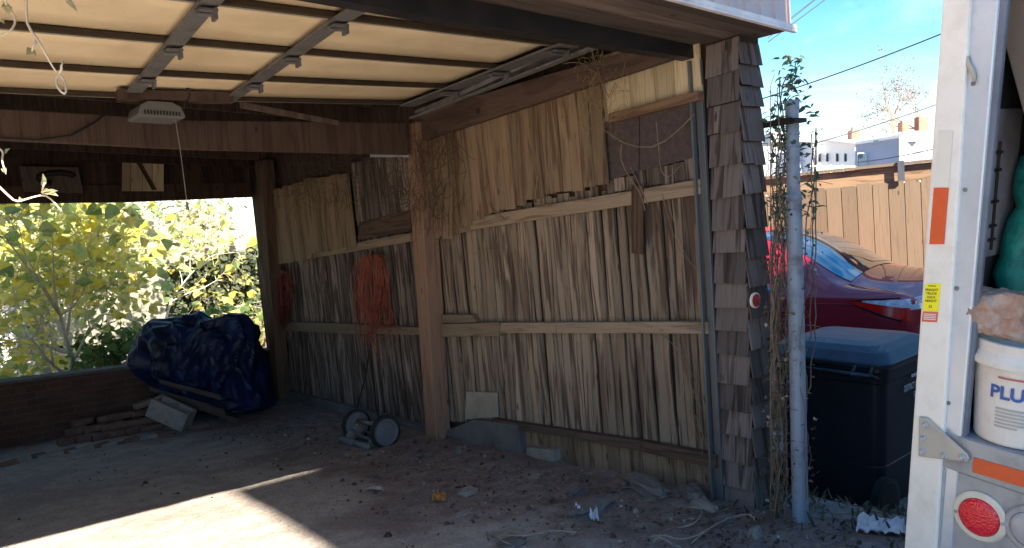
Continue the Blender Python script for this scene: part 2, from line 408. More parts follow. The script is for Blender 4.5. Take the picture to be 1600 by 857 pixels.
IVYM = leaf_mat('dark ivy leaves', [(0.0, (0.03, 0.042, 0.024)), (0.6, (0.07, 0.085, 0.05)), (1.0, (0.20, 0.18, 0.12))], 0.2)
VINEL = leaf_mat('blue green vine leaves', [(0.0, (0.05, 0.10, 0.06)), (0.7, (0.10, 0.18, 0.10)), (1.0, (0.30, 0.22, 0.12))], 0.3)
DRYL = leaf_mat('dry brown litter', [(0.0, (0.05, 0.03, 0.02)), (0.5, (0.16, 0.10, 0.06)), (0.85, (0.32, 0.24, 0.16)), (1.0, (0.5, 0.45, 0.38))], 0.15)
TWIG = simple('pale twig bark', (0.50, 0.45, 0.38), 0.85, var=0.25, scale=20)
TWIGD = simple('dry brown vine stem', (0.20, 0.145, 0.10), 0.9, var=0.3, scale=25)
TWIGL = simple('sunlit tendril', (0.70, 0.58, 0.44), 0.8, var=0.15, scale=20)

# ------------------------------------------------------------------ ground
def make_ground():
    def axis(lo, hi, step, far):
        a = list(np.arange(lo, hi + 1e-6, step)); s = step; p = lo
        while p > -far: s *= 1.35; p -= s; a.insert(0, p)
        s = step; p = hi
        while p < far: s *= 1.35; p += s; a.append(p)
        return a
    xs = axis(-0.5, 5.2, 0.045, 900); ys = axis(1.0, 9.6, 0.045, 900)
    mb = MB(); nx = len(xs)
    for y in ys:
        for x in xs: mb.v.append(Vector((x, y, gz(x, y))))
    for j in range(len(ys) - 1):
        for i in range(nx - 1):
            k = j * nx + i; mb.face((k, k + 1, k + nx + 1, k + nx))
    return tag(mb.build('ground', GROUND, smooth=True), kind='structure')
make_ground()

# ------------------------------------------------------------------ the garage
GAR = thing('garage', 'old wooden carport garage with plank wall, shingled corner post and open back', 'garage', (XW, 5.0, gz(XW, 5.0)))
NX = (1, 0, 0)
def wallpoly(pts, X, t, name, mat, tone=0.5, bevel=0.004, mbo=None):
    """A board lying against the wall: outline in photo pixels on the plane x = X, thickness t towards +x."""
    mb = mbo or MB(); p = [F(x, y, X) for x, y in pts]
    if len(p) == 4:
        # long axis -> v
        if (p[1] - p[0]).length > (p[3] - p[0]).length: p = [p[1], p[2], p[3], p[0]]
        mb.hexa(p[0], p[1], p[2], p[3], NX, t, tone)
    else: mb.prism(p, NX, t, tone)
    if mbo: return None
    return mb.build(name, mat, GAR, bevel=bevel, fixn=True)
def lerp_line(pts, y):
    """height z of a traced line (3D points) at depth y"""
    pts = sorted(pts, key=lambda p: p[1])
    if y <= pts[0][1]: a, b = pts[0], pts[1]
    else:
        for a, b in zip(pts, pts[1:]):
            if y <= b[1]: break
    t = (y - a[1]) / (b[1] - a[1]); return a[2] + t * (b[2] - a[2])
TOPR = [F(x, y) for x, y in ((1092, 280), (735, 345), (640, 365), (560, 382), (425, 404))]
BASE = [F(x, y) for x, y in ((1118, 722), (1000, 697), (900, 680), (780, 657), (700, 640), (665, 655), (480, 612), (440, 600))]
BASE_R = [F(x, y) for x, y in ((1118, 722), (1000, 697), (900, 680), (780, 657), (700, 655))]
BASE_L = [F(x, y) for x, y in ((700, 676), (665, 660), (480, 614), (430, 602))]
def pickets():
    """narrow weathered slats with wandering edges, over a dark backing added to darken the gaps"""
    mb = MB(); md = MB(); y = 2.40
    r = random.Random(3); NS = 11; idx = 0
    while y < 9.25:
        w = r.choice([0.034, 0.040, 0.046, 0.052, 0.062]) * r.uniform(0.9, 1.1)
        gap = r.choice([.004, .007, .011, .016, .022])
        idx += 1
        yc = y + w / 2
        top = lerp_line(TOPR, yc) + 0.05 + r.uniform(-0.02, 0.03)
        bot = lerp_line(BASE_R if y < 5.2 else BASE_L, yc) - 0.02
        ln = r.uniform(-0.007, 0.007); xo = XW + r.uniform(0.0, 0.010); tw = r.uniform(-0.006, 0.006)
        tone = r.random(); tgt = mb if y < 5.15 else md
        k = len(tgt.v); th = 0.014; zs = []
        for i in range(NS):
            q = i / (NS - 1); z = bot + (top - bot) * q; zs.append(z)
            a_ = y + ln * q + .010 * noise.noise(Vector((idx * 3.1, z * 2.6, 1))) + .005 * noise.noise(Vector((idx * 9.7, z * 8, 2)))
            b_ = y + w + ln * q + .012 * noise.noise(Vector((idx * 5.3, z * 2.6, 7))) + .005 * noise.noise(Vector((idx * 7.7, z * 8, 4)))
            xx = xo + .004 * noise.noise(Vector((idx * 2.2, z * 3, 5)))
            tgt.v += [Vector((xx + tw, b_, z)), Vector((xx - tw, a_, z)), Vector((xx - tw + th, a_, z)), Vector((xx + tw + th, b_, z))]
        us = (0, w, w + th, 2 * w + th, 2 * w + 2 * th)
        for i in range(NS - 1):
            for j in range(4):
                j2 = (j + 1) % 4; A = k + i * 4; B = A + 4
                tgt.face((A + j, A + j2, B + j2, B + j), [(us[j], zs[i]), (us[j + 1], zs[i]), (us[j + 1], zs[i + 1]), (us[j], zs[i + 1])], tone)
        tgt.face((k + 3, k + 2, k + 1, k), None, tone); e = k + (NS - 1) * 4; tgt.face((e, e + 1, e + 2, e + 3), None, tone)
        y += w + gap
    mb.build('plank_siding', PICKET, GAR, fixn=True)
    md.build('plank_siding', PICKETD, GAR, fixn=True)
    # dark backing added to block daylight behind the slats; a few joints stay open and let daylight through
    bb = MB(); y = 2.36; opens = (4.27, 4.66, 5.55, 6.35, 6.9, 7.6, 8.3)
    while y < 9.27:
        w = r.uniform(.14, .2); g = .001
        for o_ in opens:
            if y < o_ < y + w + .02: w = o_ - y; g = r.uniform(.010, .018)
        w = max(w, .03); yc = y + w / 2
        t_ = lerp_line(TOPR, yc) + .04; b_ = lerp_line(BASE_R if y < 5.2 else BASE_L, yc) - .02; z0 = r.uniform(-.02, .02)
        bb.hexa((XW + .030, y + w - g, b_), (XW + .030, y, b_), (XW + .030, y + z0 * .3, t_), (XW + .030, y + w - g + r.uniform(-.004, .004), t_), NX, .012, r.random()); y += w
    bb.build('added_gap_backing', BACKW, GAR, fixn=True)
pickets()
# rails
wallpoly([(1093, 280), (1093, 304), (735, 360), (735, 341)], XW - 0.04, 0.04, 'rail', RAILW, 0.6)
wallpoly([(735, 343), (735, 361), (672, 374), (672, 357)], XW - 0.042, 0.042, 'rail', RAILW, 0.35)
wallpoly([(640, 364), (640, 378), (420, 416), (420, 405)], XW - 0.04, 0.04, 'rail', RAILW, 0.45)
wallpoly([(1106, 503), (1106, 522), (780, 521), (780, 505)], XW - 0.045, 0.045, 'rail', RAILW, 0.65)
wallpoly([(780, 504), (778, 526), (690, 527), (690, 507)], XW - 0.06, 0.06, 'rail', RAILW, 0.25)
wallpoly([(745, 504), (735, 492), (690, 492), (690, 506)], XW - 0.05, 0.05, 'wood_scrap', RAILW, 0.15)
wallpoly([(655, 512), (655, 524), (560, 522), (560, 508)], XW - 0.04, 0.04, 'rail', RAILW, 0.15)
wallpoly([(562, 507), (562, 523), (436, 517), (436, 503)], XW - 0.05, 0.045, 'rail', RAILW, 0.05)
wallpoly([(1118, 712), (1118, 733), (1000, 706), (1000, 690)], XW - 0.05, 0.05, 'rail', DARKW, 0.9)
wallpoly([(1000, 690), (1000, 705), (900, 688), (900, 675)], XW - 0.048, 0.048, 'rail', BEAMW, 0.9)
wallpoly([(900, 675), (900, 686), (770, 667), (770, 655)], XW - 0.045, 0.045, 'rail', BEAMW, 0.7)
# lower course of boards under the bottom rail
def lower():
    mb = MB(); y = 2.42; r = random.Random(11)
    while y < 4.1:
        w = r.uniform(0.085, 0.115)
        top = lerp_line(BASE_R, y) - 0.0; bot = gz(XW, y) - 0.05
        mb.hexa((XW + 0.008, y + w, bot), (XW + 0.008, y, bot), (XW + 0.004, y, top), (XW + 0.004, y + w, top), NX, 0.018, r.random())
        y += w + 0.004
    mb.build('lower_boards', PANELW, GAR, fixn=True)
lower()
wallpoly([(690, 636), (745, 642), (745, 700), (690, 700)], XW + .03, .02, 'hole_plug_board', DARKW)  # dark board added to plug a bright hole beside the support post
# footing under the rear half and behind the lower boards
mb = MB()
pts = []
for yy in (4.05, 4.6, 5.15, 6.0, 7.0, 8.0, 9.25):
    pts.append(Vector((XW - 0.05, yy, lerp_line(BASE_L, yy) - 0.015 if yy > 5.0 else lerp_line(BASE_R, yy) - (-.01))))
bot = [Vector((p.x, p.y, gz(p.x, p.y) - 0.2)) for p in pts]
mb.prism(pts + bot[::-1], NX, 0.2)
mb.build('footing', CURB, GAR, fixn=True, bevel=0.01)
# lower-left and upper sheathing panels
def boards(traced_top, traced_bot, y0, y1, X, wmin, wmax, name, mat, seed, gap=0.003, jag=0.01):
    r = random.Random(seed); mb = MB(); y = y0
    while y < y1 - 0.01:
        w = min(r.uniform(wmin, wmax), y1 - y); g = gap * r.uniform(0.3, 1.5)
        yc = y + w / 2; zt = lerp_line(traced_top, yc) + r.uniform(-jag, jag); zb = lerp_line(traced_bot, yc) + r.uniform(-jag, jag)
        xo = X + r.uniform(-0.005, 0.005); ln = r.uniform(-0.004, 0.004)
        mb.hexa((xo, y + w - g, zb), (xo, y, zb), (xo, y + ln, zt), (xo, y + w - g + ln, zt), NX, 0.014, r.random())
        y += w
    return mb.build(name, mat, GAR, fixn=True)
XP = XW - 0.062
t = [F(x, y, XP) for x, y in ((660, 215), (800, 172), (945, 118))]
b = [F(x, y, XP) for x, y in ((690, 372), (740, 345), (770, 335), (850, 306), (943, 291))]
boards(t, b, F(942, 200, XP).y, F(668, 300, XP).y, XP, 0.07, 0.12, 'sheathing', PANELW, 5, 0.005)
XQ = XW - 0.055
t = [F(x, y, XQ) for x, y in ((420, 300), (480, 280), (552, 270))]
b = [F(x, y, XQ) for x, y in ((433, 414), (470, 408), (500, 394), (552, 384))]
boards(t, b, F(550, 330, XQ).y, F(420, 350, XQ).y, XQ, 0.12, 0.22, 'sheathing', PANELW, 6, 0.006)
t = [F(x, y, XW - .03) for x, y in ((550, 255), (640, 225))]; b = [F(x, y, XW - .03) for x, y in ((560, 352), (640, 330))]
boards(t, b, F(640, 300, XW - .03).y, F(552, 300, XW - .03).y, XW - 0.03, 0.08, 0.14, 'sheathing', PICKETD, 8, 0.004)
wallpoly([(640, 328), (640, 362), (560, 375), (560, 348)], XW - 0.045, 0.02, 'dark_panel', DARKW, 0.9)
# dark backing above the top rail so that no light leaks between the upper panels
mb = MB()
seg = [(2.36, 1.33), (9.3, 0.83)]
mb.prism([(XW + 0.025, 2.36, 1.30), (XW + 0.025, 9.3, 0.86), (XW + 0.025, 9.3, 2.16), (XW + 0.025, 2.36, 2.34)], NX, 0.03)
mb.build('wall_backing', DARKW, GAR, fixn=True)
XT = XW - 0.03
t = [F(x, y, XT) for x, y in ((940, 85), (1100, 60))]; b = [F(x, y, XT) for x, y in ((945, 190), (1090, 150))]
boards(t, b, F(1098, 120, XT).y + .01, F(940, 120, XT).y, XT, 0.13, 0.19, 'pale_sheathing', PALEW, 9, 0.004, 0.0)
wallpoly([(1090, 142), (1090, 157), (950, 193), (950, 178)], XW - 0.07, 0.05, 'ledger', wood('orange brown ledger', (0.20, 0.12, 0.07), (0.14, 0.08, 0.05), (0.06, 0.03, 0.02)), 0.8)
ASPH = simple('purple grey asphalt sheathing', (0.085, 0.06, 0.058), 0.95, var=0.25, scale=30, bump=0.5)
XA = XW - 0.022
for q in (((1000, 172), (1090, 150), (1090, 245), (1000, 268)), ((943, 188), (998, 173), (998, 268), (943, 285))):
    mb = MB(); mb.prism([F(x, y, XA) for x, y in q], NX, 0.012); mb.build('asphalt_panel', ASPH, GAR, fixn=True)
t = [F(x, y, XA) for x, y in ((943, 284), (1091, 245))]; b = [F(x, y, XA) for x, y in ((943, 305), (1091, 280))]
boards(t, b, F(1091, 260, XA).y, F(943, 290, XA).y, XA, 0.07, 0.1, 'sheathing', PICKETD, 10, 0.006)
wallpoly([(986, 290), (1004, 290), (1004, 398), (986, 396)], XW - 0.05, 0.012, 'hanging_slat', DARKW, 0.95)
wallpoly([(690, 292), (706, 292), (706, 374), (690, 374)], XW - 0.078, 0.012, 'hanging_slat', PANELW, 0.6)
# pale scrap panel low on the wall, pale block by the footing
wallpoly([(728, 612), (776, 614), (778, 652), (726, 656)], XW - 0.02, 0.012, 'patch_board', simple('pale plywood patch', (0.30, 0.26, 0.21), 0.9, var=0.25), 0.6)
# plate beam along the top of the wall (under the track)
XB = XW - 0.11
wallpoly([(1050, 60), (1050, 92), (655, 222), (640, 180)], XB, 0.05, 'plate_beam', BEAMW, 0.8)
# support post and rear jamb
def post(bl, br, tl, Xn, sx, sy, name, mat, tone):
    """square timber whose near corner edge runs through photo pixels bl(bottom) and tl(top) on x = Xn"""
    a = F(*bl, Xn); c = F(*tl, Xn)
    mb = MB(); n = a
    mb.hexa(a, a + Vector((sx, 0, 0)), c + Vector((sx, 0, 0)), c, (0, 1, 0), sy, tone)
    o = mb.build(name, mat, GAR, bevel=0.008, fixn=True); return o
post((684, 716), None, (650, 190), XW - 0.15, 0.135, 0.17, 'support_post', POSTW, 0.65)
post((438, 655), None, (408, 250), XW - 0.16, 0.14, 0.22, 'support_post', DARKW, 0.95)
wallpoly([(636, 232), (636, 246), (578, 246), (578, 236)], XW - 0.2, 0.02, 'conduit_arm', GALV, 0.5)

# front frame : track pole, header bar, corner post
a = F(1131, 800, XW - 0.03); c = F(1094, 92, XW - 0.03)
mb = MB(); mb.hexa(a, a + Vector((0.02, 0.0, 0)), c + Vector((0.02, 0, 0)), c, (0, 1, 0), 0.04)
mb.hexa(a + Vector((-0.028, 0.045, 0)), a + Vector((0.0, 0.045, 0)), c + Vector((0.0, 0.045, 0)), c + Vector((-0.028, 0.045, 0)), (0, 1, 0), 0.012)
mb.build('vertical_track', JAMBM, GAR, fixn=True, bevel=0.003)
mb = MB(); h = [FR(x, y, 0.0) for x, y in ((-900, -230), (400, -42), (700, 28), (900, 68), (1103, 95), (1103, 62), (900, 30), (700, -8), (400, -80), (-900, -262))]
h = [FR(-1200, -262, 0), FR(560, -4), FR(1103, 94), FR(1103, 58), FR(560, -44), FR(-1200, -302)]
mb.prism([FR(1103, 94), FR(900, 63), FR(700, 32), FR(560, 6), FR(560, -34), FR(700, -6), FR(900, 27), FR(1103, 60)], NF, 0.07)
HL = FR(560, 6); HU = FR(560, -34)
LX = -2.55
def ext(p): # follow the front line out to the left wall
    k = (LX - p.x) / DR[0]; return p + Vector(DR) * k
mb.prism([HL, ext(HL), ext(HU), HU], NF, 0.07)
mb.build('header_bar', BLACKM, GAR, fixn=True)
# horizontal door track with hanger
XK = XW - 0.14
a, c = F(948, 66, XK), F(640, 186, XK)
mb = MB(); mb.hexa(a, c, c + Vector((0, 0, 0.012)), a + Vector((0, 0, 0.012)), NX, 0.05)
mb.hexa(a + Vector((0.05, 0, 0)), c + Vector((0.05, 0, 0)), c + Vector((0.05, 0, .06)), a + Vector((0.05, 0, .06)), NX, 0.004)
mb.build('door_track', TRACKM, GAR, fixn=True)
mb = MB()
a, c = F(900, 62, XK - 0.06), F(690, 160, XK - 0.06)
mb.tube([a, c], 0.018, 8); mb.build('torsion_tube', TRACKM, GAR, smooth=True)

# ceiling, rafters, roof, fascia, soffit
def roofz(x, y): return 2.33 - 0.03 * (y - 2.4) - 0.08 * (x - XW)
def slab(x0, x1, y0, y1, z0, th, name, mat):
    mb = MB(); P = [Vector((x, y, roofz(x, y) + z0)) for x, y in ((x0, y0), (x1, y0), (x1, y1), (x0, y1))]
    mb.hexa(P[0], P[1], P[2], P[3], (0, 0, 1), th); return mb.build(name, mat, GAR, fixn=True)
RX = 3.17; FY = 1.99
slab(LX - .15, RX - 0.02, FY + 0.02, 9.7, 0.0, 0.06, 'roof', DARKW)
for yy in np.arange(2.9, 9.4, 0.61):
    mb = MB(); a = Vector((LX, yy, roofz(LX, yy) - 0.13)); c = Vector((XW - 0.02, yy, roofz(XW, yy) - 0.13))
    mb.hexa(a, c, c + Vector((0, 0, .128)), a + Vector((0, 0, .128)), (0, 1, 0), 0.045, rnd.random()); mb.build('rafter', DARKW, GAR, fixn=True)
def fr_at(o): return DF + o
OF = -0.40
def FA(x, y): return hit(x, y, NF, DF + OF)
fb = FA(1236, 49); fbl = FA(1040, 2)
def fext(p, X): return p + Vector(DR) * ((X - p.x) / DR[0])
METP = metalic('pale pink metal fascia', (0.62, 0.50, 0.47), 0.5, (0.45, 0.36, 0.33), 0.5, 0.1, 4)
def fascia():
    mb = MB(); r_ = fb; l_ = fext(fb, LX - 0.1); H = Vector((0, 0, 0.66)); u = Vector(DR)
    L = (r_ - l_).length; n = 0; x = 0.0; nn = -Vector(NF)
    mb.hexa(l_ + Vector((0, 0, .018)), r_ + Vector((0, 0, .018)), r_ + H, l_ + H, -nn, 0.012)
    while x < L - 0.02:                          # standing ribs of the sheet metal
        p = r_ - u * (x + 0.012) + Vector((0, 0, .02))
        mb.hexa(p - u * .012, p, p + H * .95, p - u * .012 + H * .95, nn, 0.010); x += 0.115
    mb.build('fascia_panel', METP, GAR, fixn=True)
    mb = MB(); q = nn * 0.03
    mb.hexa(l_ + q, r_ + q, r_ + q + Vector((0, 0, .02)), l_ + q + Vector((0, 0, .02)), -nn, 0.028)
    mb.hexa(l_ + q - Vector((0, 0, .012)), r_ + q - Vector((0, 0, .012)), r_ + q - Vector((0, 0, .001)), l_ + q - Vector((0, 0, .001)), -nn, 0.02)
    mb.build('fascia_lip', simple('white drip edge', (0.72, 0.66, 0.64), 0.5), GAR, fixn=True)
    mb = MB(); z = Vector((0, 0, 0.005)); a = fext(fb, LX) + z; c = fb + z; d = Vector(NF) * 0.42
    for i in range(5):
        p0 = a + d * (i / 5); q0 = c + d * (i / 5)
        mb.hexa(q0, q0 + d * 0.195, p0 + d * .195, p0, (0, 0, 1), 0.012, rnd.random())
    mb.build('soffit', SOFFW, GAR, fixn=True)
    mb = MB(); s = fb + Vector((-0.012, 0.0, 0.02)); e = s + Vector(NF) * 8
    mb.hexa(s, Vector((s.x, 9.7, roofz(s.x, 9.7) - 0.05)), Vector((s.x, 9.7, roofz(s.x, 9.7) + 0.12)), s + Vector((0, 0, .4)), NX, 0.012)
    mb.build('rake_board', SOFFW, GAR, fixn=True)
fascia()
# beam over the header: boards that close the gap between header bar and roof
mb = MB(); a = FR(1103, 58, .075); c = ext(a); mb.hexa(c, a, a + Vector((0, 0, .34)), c + Vector((0, 0, .5)), NF, 0.04); mb.build('header_board', DARKW, GAR, fixn=True)

# tie beam across at the support post
nfp = F(650, 200, XW - 0.15); DPo = float(NF @ np.array(nfp)) - DF + 0.03
def TB(x, y, o=0): return FR(x, y, DPo + o)
mb = MB(); p = [TB(640, 242), TB(300, 234), TB(0, 219), TB(0, 170), TB(300, 188), TB(640, 192)]
mb.prism(p, NF, 0.045)
l0, l1 = TB(0, 219), TB(0, 170)
mb.hexa(l0 + Vector(DR) * (-2.9), l0, l1, l1 + Vector(DR) * (-2.9), NF, 0.045)
mb.build('tie_beam', BEAMW, GAR, fixn=True, bevel=0.006)
mb = MB(); a, c = TB(378, 168, -0.1), TB(530, 196, -0.02); mb.hexa(a, c, c + Vector((0, 0, .03)), a + Vector((0, 0, .035)), NF, 0.03); mb.build('diagonal_brace', SOFFW, GAR, fixn=True)

# back wall
DBK = float(NF @ np.array(F(430, 640))) - DF
def BK(x, y, o=0): return FR(x, y, DBK + o)
def dlx(p): return Vector(DR) * ((LX - p.x) / DR[0])
brick_top = [BK(0, 595), BK(232, 570), BK(440, 548)]
mb = MB(); tl, tr = brick_top[0] + dlx(brick_top[0]), BK(440, 548)
bl = Vector((tl.x, tl.y, tl.z - 1.1)); br = Vector((tr.x, tr.y, tr.z - 1.0))
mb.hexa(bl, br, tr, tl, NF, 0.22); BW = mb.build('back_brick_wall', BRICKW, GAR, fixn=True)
mb = MB(); o = Vector((0, 0, .003)); mb.hexa(tl + o, tr + o, tr + o + Vector((0, 0, .03)), tl + o + Vector((0, 0, .03)), NF, 0.24)
for v in mb.v: v -= Vector(NF) * 0.01
mb.build('wall_coping', CURB, GAR, fixn=True, bevel=0.006)
# header over the back opening and the gable boards above it
a, c = BK(0, 318), BK(420, 307); up = Vector((0, 0, .17)); l = a + dlx(a)
mb = MB(); mb.prism([l, a, BK(200, 316), c, c + up, a + up, l + up], NF, 0.09); mb.build('back_header', DARKW, GAR, fixn=True)
mb = MB(); x = l.x; r = random.Random(4)
while x < XW + .1:
    w = r.uniform(.14, .2); z0 = (a + up).z - 0.01
    pa = a + Vector(DR) * ((x - a.x) / DR[0]); pb = a + Vector(DR) * ((x + w + .001 - a.x) / DR[0])
    for q in (pa, pb): q += Vector(NF) * 0.05
    ha = roofz(pa.x, pa.y) - pa.z; hb = roofz(pb.x, pb.y) - pb.z
    mb.hexa(pa + up * .9, pb + up * .9, pb + Vector((0, 0, hb)), pa + Vector((0, 0, ha)), NF, 0.02 + .004 * r.random(), r.random() * .6); x += w
mb.build('gable_boards', DARKW, GAR, fixn=True)
mb = MB()
for i, (x0, x1) in enumerate(((191, 204), (205, 222), (223, 238), (239, 256))):
    mb.hexa(BK(x0, 299, -.03), BK(x1, 299, -.03), BK(x1, 239, -.03), BK(x0, 239, -.03), NF, 0.02, 0.2 + .2 * i)
mb.build('pale_hatch', PALEW, GAR, fixn=True)
mb = MB(); mb.hexa(BK(238, 297, -.05), BK(245, 297, -.05), BK(213, 240, -.05), BK(206, 240, -.05), NF, 0.015); mb.build('hatch_brace', DARKW, GAR, fixn=True)
mb = MB(); mb.hexa(BK(38, 300, -.06), BK(130, 302, -.06), BK(122, 262, -.06), BK(30, 260, -.06), NF, 0.03, .4); mb.build('gable_hatch', SOFFW, GAR, fixn=True)
mb = MB(); mb.tube([BK(88, 278, -.075) + Vector((.16 * math.cos(i * .4), 0, .05 * math.sin(i * .4))) for i in range(12)], 0.03, 8); mb.build('cable_coil', BLACKM, GAR, smooth=True)
# left side wall and front-left return of the garage (outside the picture)
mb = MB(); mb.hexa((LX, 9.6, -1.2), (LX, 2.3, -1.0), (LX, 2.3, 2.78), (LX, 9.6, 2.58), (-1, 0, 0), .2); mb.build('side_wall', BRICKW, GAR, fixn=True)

# ---- corner post with shingles
CY_, CXc = 2.155, XW                           # the convex corner at (x, y)
def corner_at(z): # the corner leans a little
    b_ = Vector((2.945, 2.20, -0.45)); t_ = Vector((2.95, 2.135, 1.95)); k = (z + .45) / 2.4
    return b_ + (t_ - b_) * k
mb = MB()
cb, ct = corner_at(-0.35), corner_at(2.05)
e = 0.012
def cp(p, dx, dy): return Vector((p.x + dx, p.y + dy, p.z))
mb.v += [cp(cb, e, e), cp(cb, .16, e), cp(cb, .16, .25), cp(cb, e, .25), cp(ct, e, e), cp(ct, .16, e), cp(ct, .16, .25), cp(ct, e, .25)]
for q in ((0, 1, 5, 4), (1, 2, 6, 5), (2, 3, 7, 6), (3, 0, 4, 7), (4, 5, 6, 7), (3, 2, 1, 0)): mb.face(q, None, .3)
CPO = mb.build('corner_post', DARKW, GAR, fixn=True)
def px_z(px, py, lean=True):
    # height of the corner line at image row py
    best = None
    for z in np.linspace(-0.5, 2.1, 600):
        c = corner_at(z); v = ROT.T @ (np.array(c) - CAM); yy = CY + FPX * v[1] / v[2]
        if best is None or abs(yy - py) < best[0]: best = (abs(yy - py), z)
    return best[1]
rows_l = [57, 108, 157, 203, 254, 305, 357, 392, 443, 479, 518, 558, 602, 645, 684, 727, 767, 808]
rows_r = [66, 101, 134, 168, 222, 258, 303, 356, 404, 448, 500, 548, 590, 632, 668, 715, 745, 790, 838]
r = random.Random(21)
def shingle_rows(rows, side):
    for i in range(len(rows) - 1):
        z1, z0 = px_z(0, rows[i]), px_z(0, rows[i + 1])
        c1, c0 = corner_at(z1), corner_at(z0)
        if side == 'l': d = Vector((0, 1, -0.035)); n = Vector((-1, 0, 0)); W_ = 0.185
        else: d = Vector((1, 0.02, -0.02)); n = Vector((0, -1, 0)); W_ = 0.15
        if side == 'r' and i == 0: pass
        u = 0.0 if side == 'l' else -0.012
        mb = MB()
        while u < W_ - 0.01:
            w = r.choice([0.11, 0.2, 0.2, 0.2] if side == 'l' else [.07, .2, .2]); w = min(w, W_ - u)
            if W_ - u - w < 0.03: w = W_ - u
            j = r.uniform(-0.005, 0.004); g = 0.003
            o0 = n * (0.019 + r.uniform(0, .005)); o1 = n * 0.003
            mb.hexa(c0 + d * u + o0 + Vector((0, 0, j)), c0 + d * (u + w - g) + o0 + Vector((0, 0, j + r.uniform(-.006, .006))),
                    c1 + d * (u + w - g) + o1, c1 + d * u + o1, -n, 0.008, r.random())
            u += w
        mb.build('shingle_course', SHING, GAR, fixn=True)
shingle_rows(rows_l, 'l'); shingle_rows(rows_r, 'r')

# ---- garage door, raised flat under the roof, sagging in the middle
GDOOR = bpy.data.objects.new('garage_door', None); sc.collection.objects.link(GDOOR); GDOOR.parent = GAR; GDOOR.matrix_parent_inverse = Matrix.Translation(GAR.location).inverted()
GDOOR['label'] = 'raised cream sectional garage door'
# door surface: 4 visible bars; columns at traced x positions
def dz(x, y):
    """height of the door skin above a point: traced ends plus sag"""
    s = (2.78 - x) / 4.9                       # 0 at the right edge, 1 at the left edge
    s = min(max(s, 0), 1)
    base = 2.065 + 0.04 * (1 - abs((y - 3.1) / 2)) + 0.11 * s
    sag = 0.05 * math.sin(math.pi * s) * sstep(2.4, 4.6, y)
    return base - sag
DY = [2.50, 3.07, 3.62, 4.18, 4.74]
DX0, DX1 = -2.1, 2.74
def tip(x): return -0.06 * ((x - DX1) / 4.84)   # the bars follow the front direction
for k in range(4):
    mb = MB(); n = 26; y0, y1 = DY[k] + .012, DY[k + 1] - .012; m_ = 3
    base = len(mb.v)
    for i in range(n + 1):
        x = DX0 + (DX1 - DX0) * i / n
        for j in range(m_ + 1):
            y = y0 + (y1 - y0) * j / m_
            mb.v.append(Vector((x, y + (x - DX1) * 0.06, dz(x, y))))
    for i in range(n):
        for j in range(m_):
            a = i * (m_ + 1) + j; mb.face((a, a + 1, a + m_ + 2, a + m_ + 1))
    o = mb.build('door_panel', DOORP, GDOOR, smooth=True)
    s_ = o.modifiers.new('s', 'SOLIDIFY'); s_.thickness = 0.03; s_.offset = -1
def bar(y, x0, x1, z_off, wy, hz, mat, name, par=None):
    mb = MB(); n = 24
    for i in range(n + 1):
        x = x0 + (x1 - x0) * i / n; yy = y + (x - DX1) * 0.06; z = dz(x, y) - z_off
        mb.v += [Vector((x, yy, z)), Vector((x, yy + wy, z)), Vector((x, yy + wy, z - hz)), Vector((x, yy, z - hz))]
    for i in range(n):
        for j in range(4):
            a = i * 4; mb.face((a + j, a + (j + 1) % 4, a + 4 + (j + 1) % 4, a + 4 + j))
    mb.face((3, 2, 1, 0)); mb.face((n * 4, n * 4 + 1, n * 4 + 2, n * 4 + 3))
    return mb.build(name, mat, par or GDOOR, fixn=True)
for k in range(5):
    bar(DY[k] - 0.035, DX0, DX1, 0.004, 0.03, 0.022, STRUTD, 'strut')
    bar(DY[k] - 0.004, DX0, DX1, 0.003, 0.035, 0.018, STRUTM, 'strut')
for xs_ in (-1.55, -0.35, 0.82, 1.36, 2.62):
    mb = MB(); wd = 0.075 if xs_ < 2.5 else 0.12
    for k in range(4):
        y0, y1 = DY[k] + .0, DY[k + 1] - .0; P = []
        for (x, y) in ((xs_, y0), (xs_ + wd, y0), (xs_ + wd, y1), (xs_, y1)):
            P.append(Vector((x, y + (x - DX1) * 0.06, dz(x, y) - 0.028)))
        mb.hexa(P[0], P[1], P[2], P[3], (0, 0, -1), 0.012)
    mb.build('stile', STILE, GDOOR, fixn=True)
    for k in range(1, 4):
        mb = MB(); x = xs_ + wd / 2; y = DY[k]; c = Vector((x, y + (x - DX1) * .06, dz(x, y) - 0.055))
        mb.box(c, wd * .9, 0.08, 0.008); mb.tube([c + Vector((-wd * .5, .0, -.01)), c + Vector((wd * .5, 0, -.01))], 0.009, 8)
        mb.box(c + Vector((wd * .3, -.02, -.015)), 0.012, 0.05, 0.04)
        mb.build('hinge', STILE, GDOOR, fixn=True)
# red-brown stiffener board near the back edge
bar(4.52, 0.78, 1.38, 0.02, 0.09, 0.05, BEAMW, 'stiffener_board')

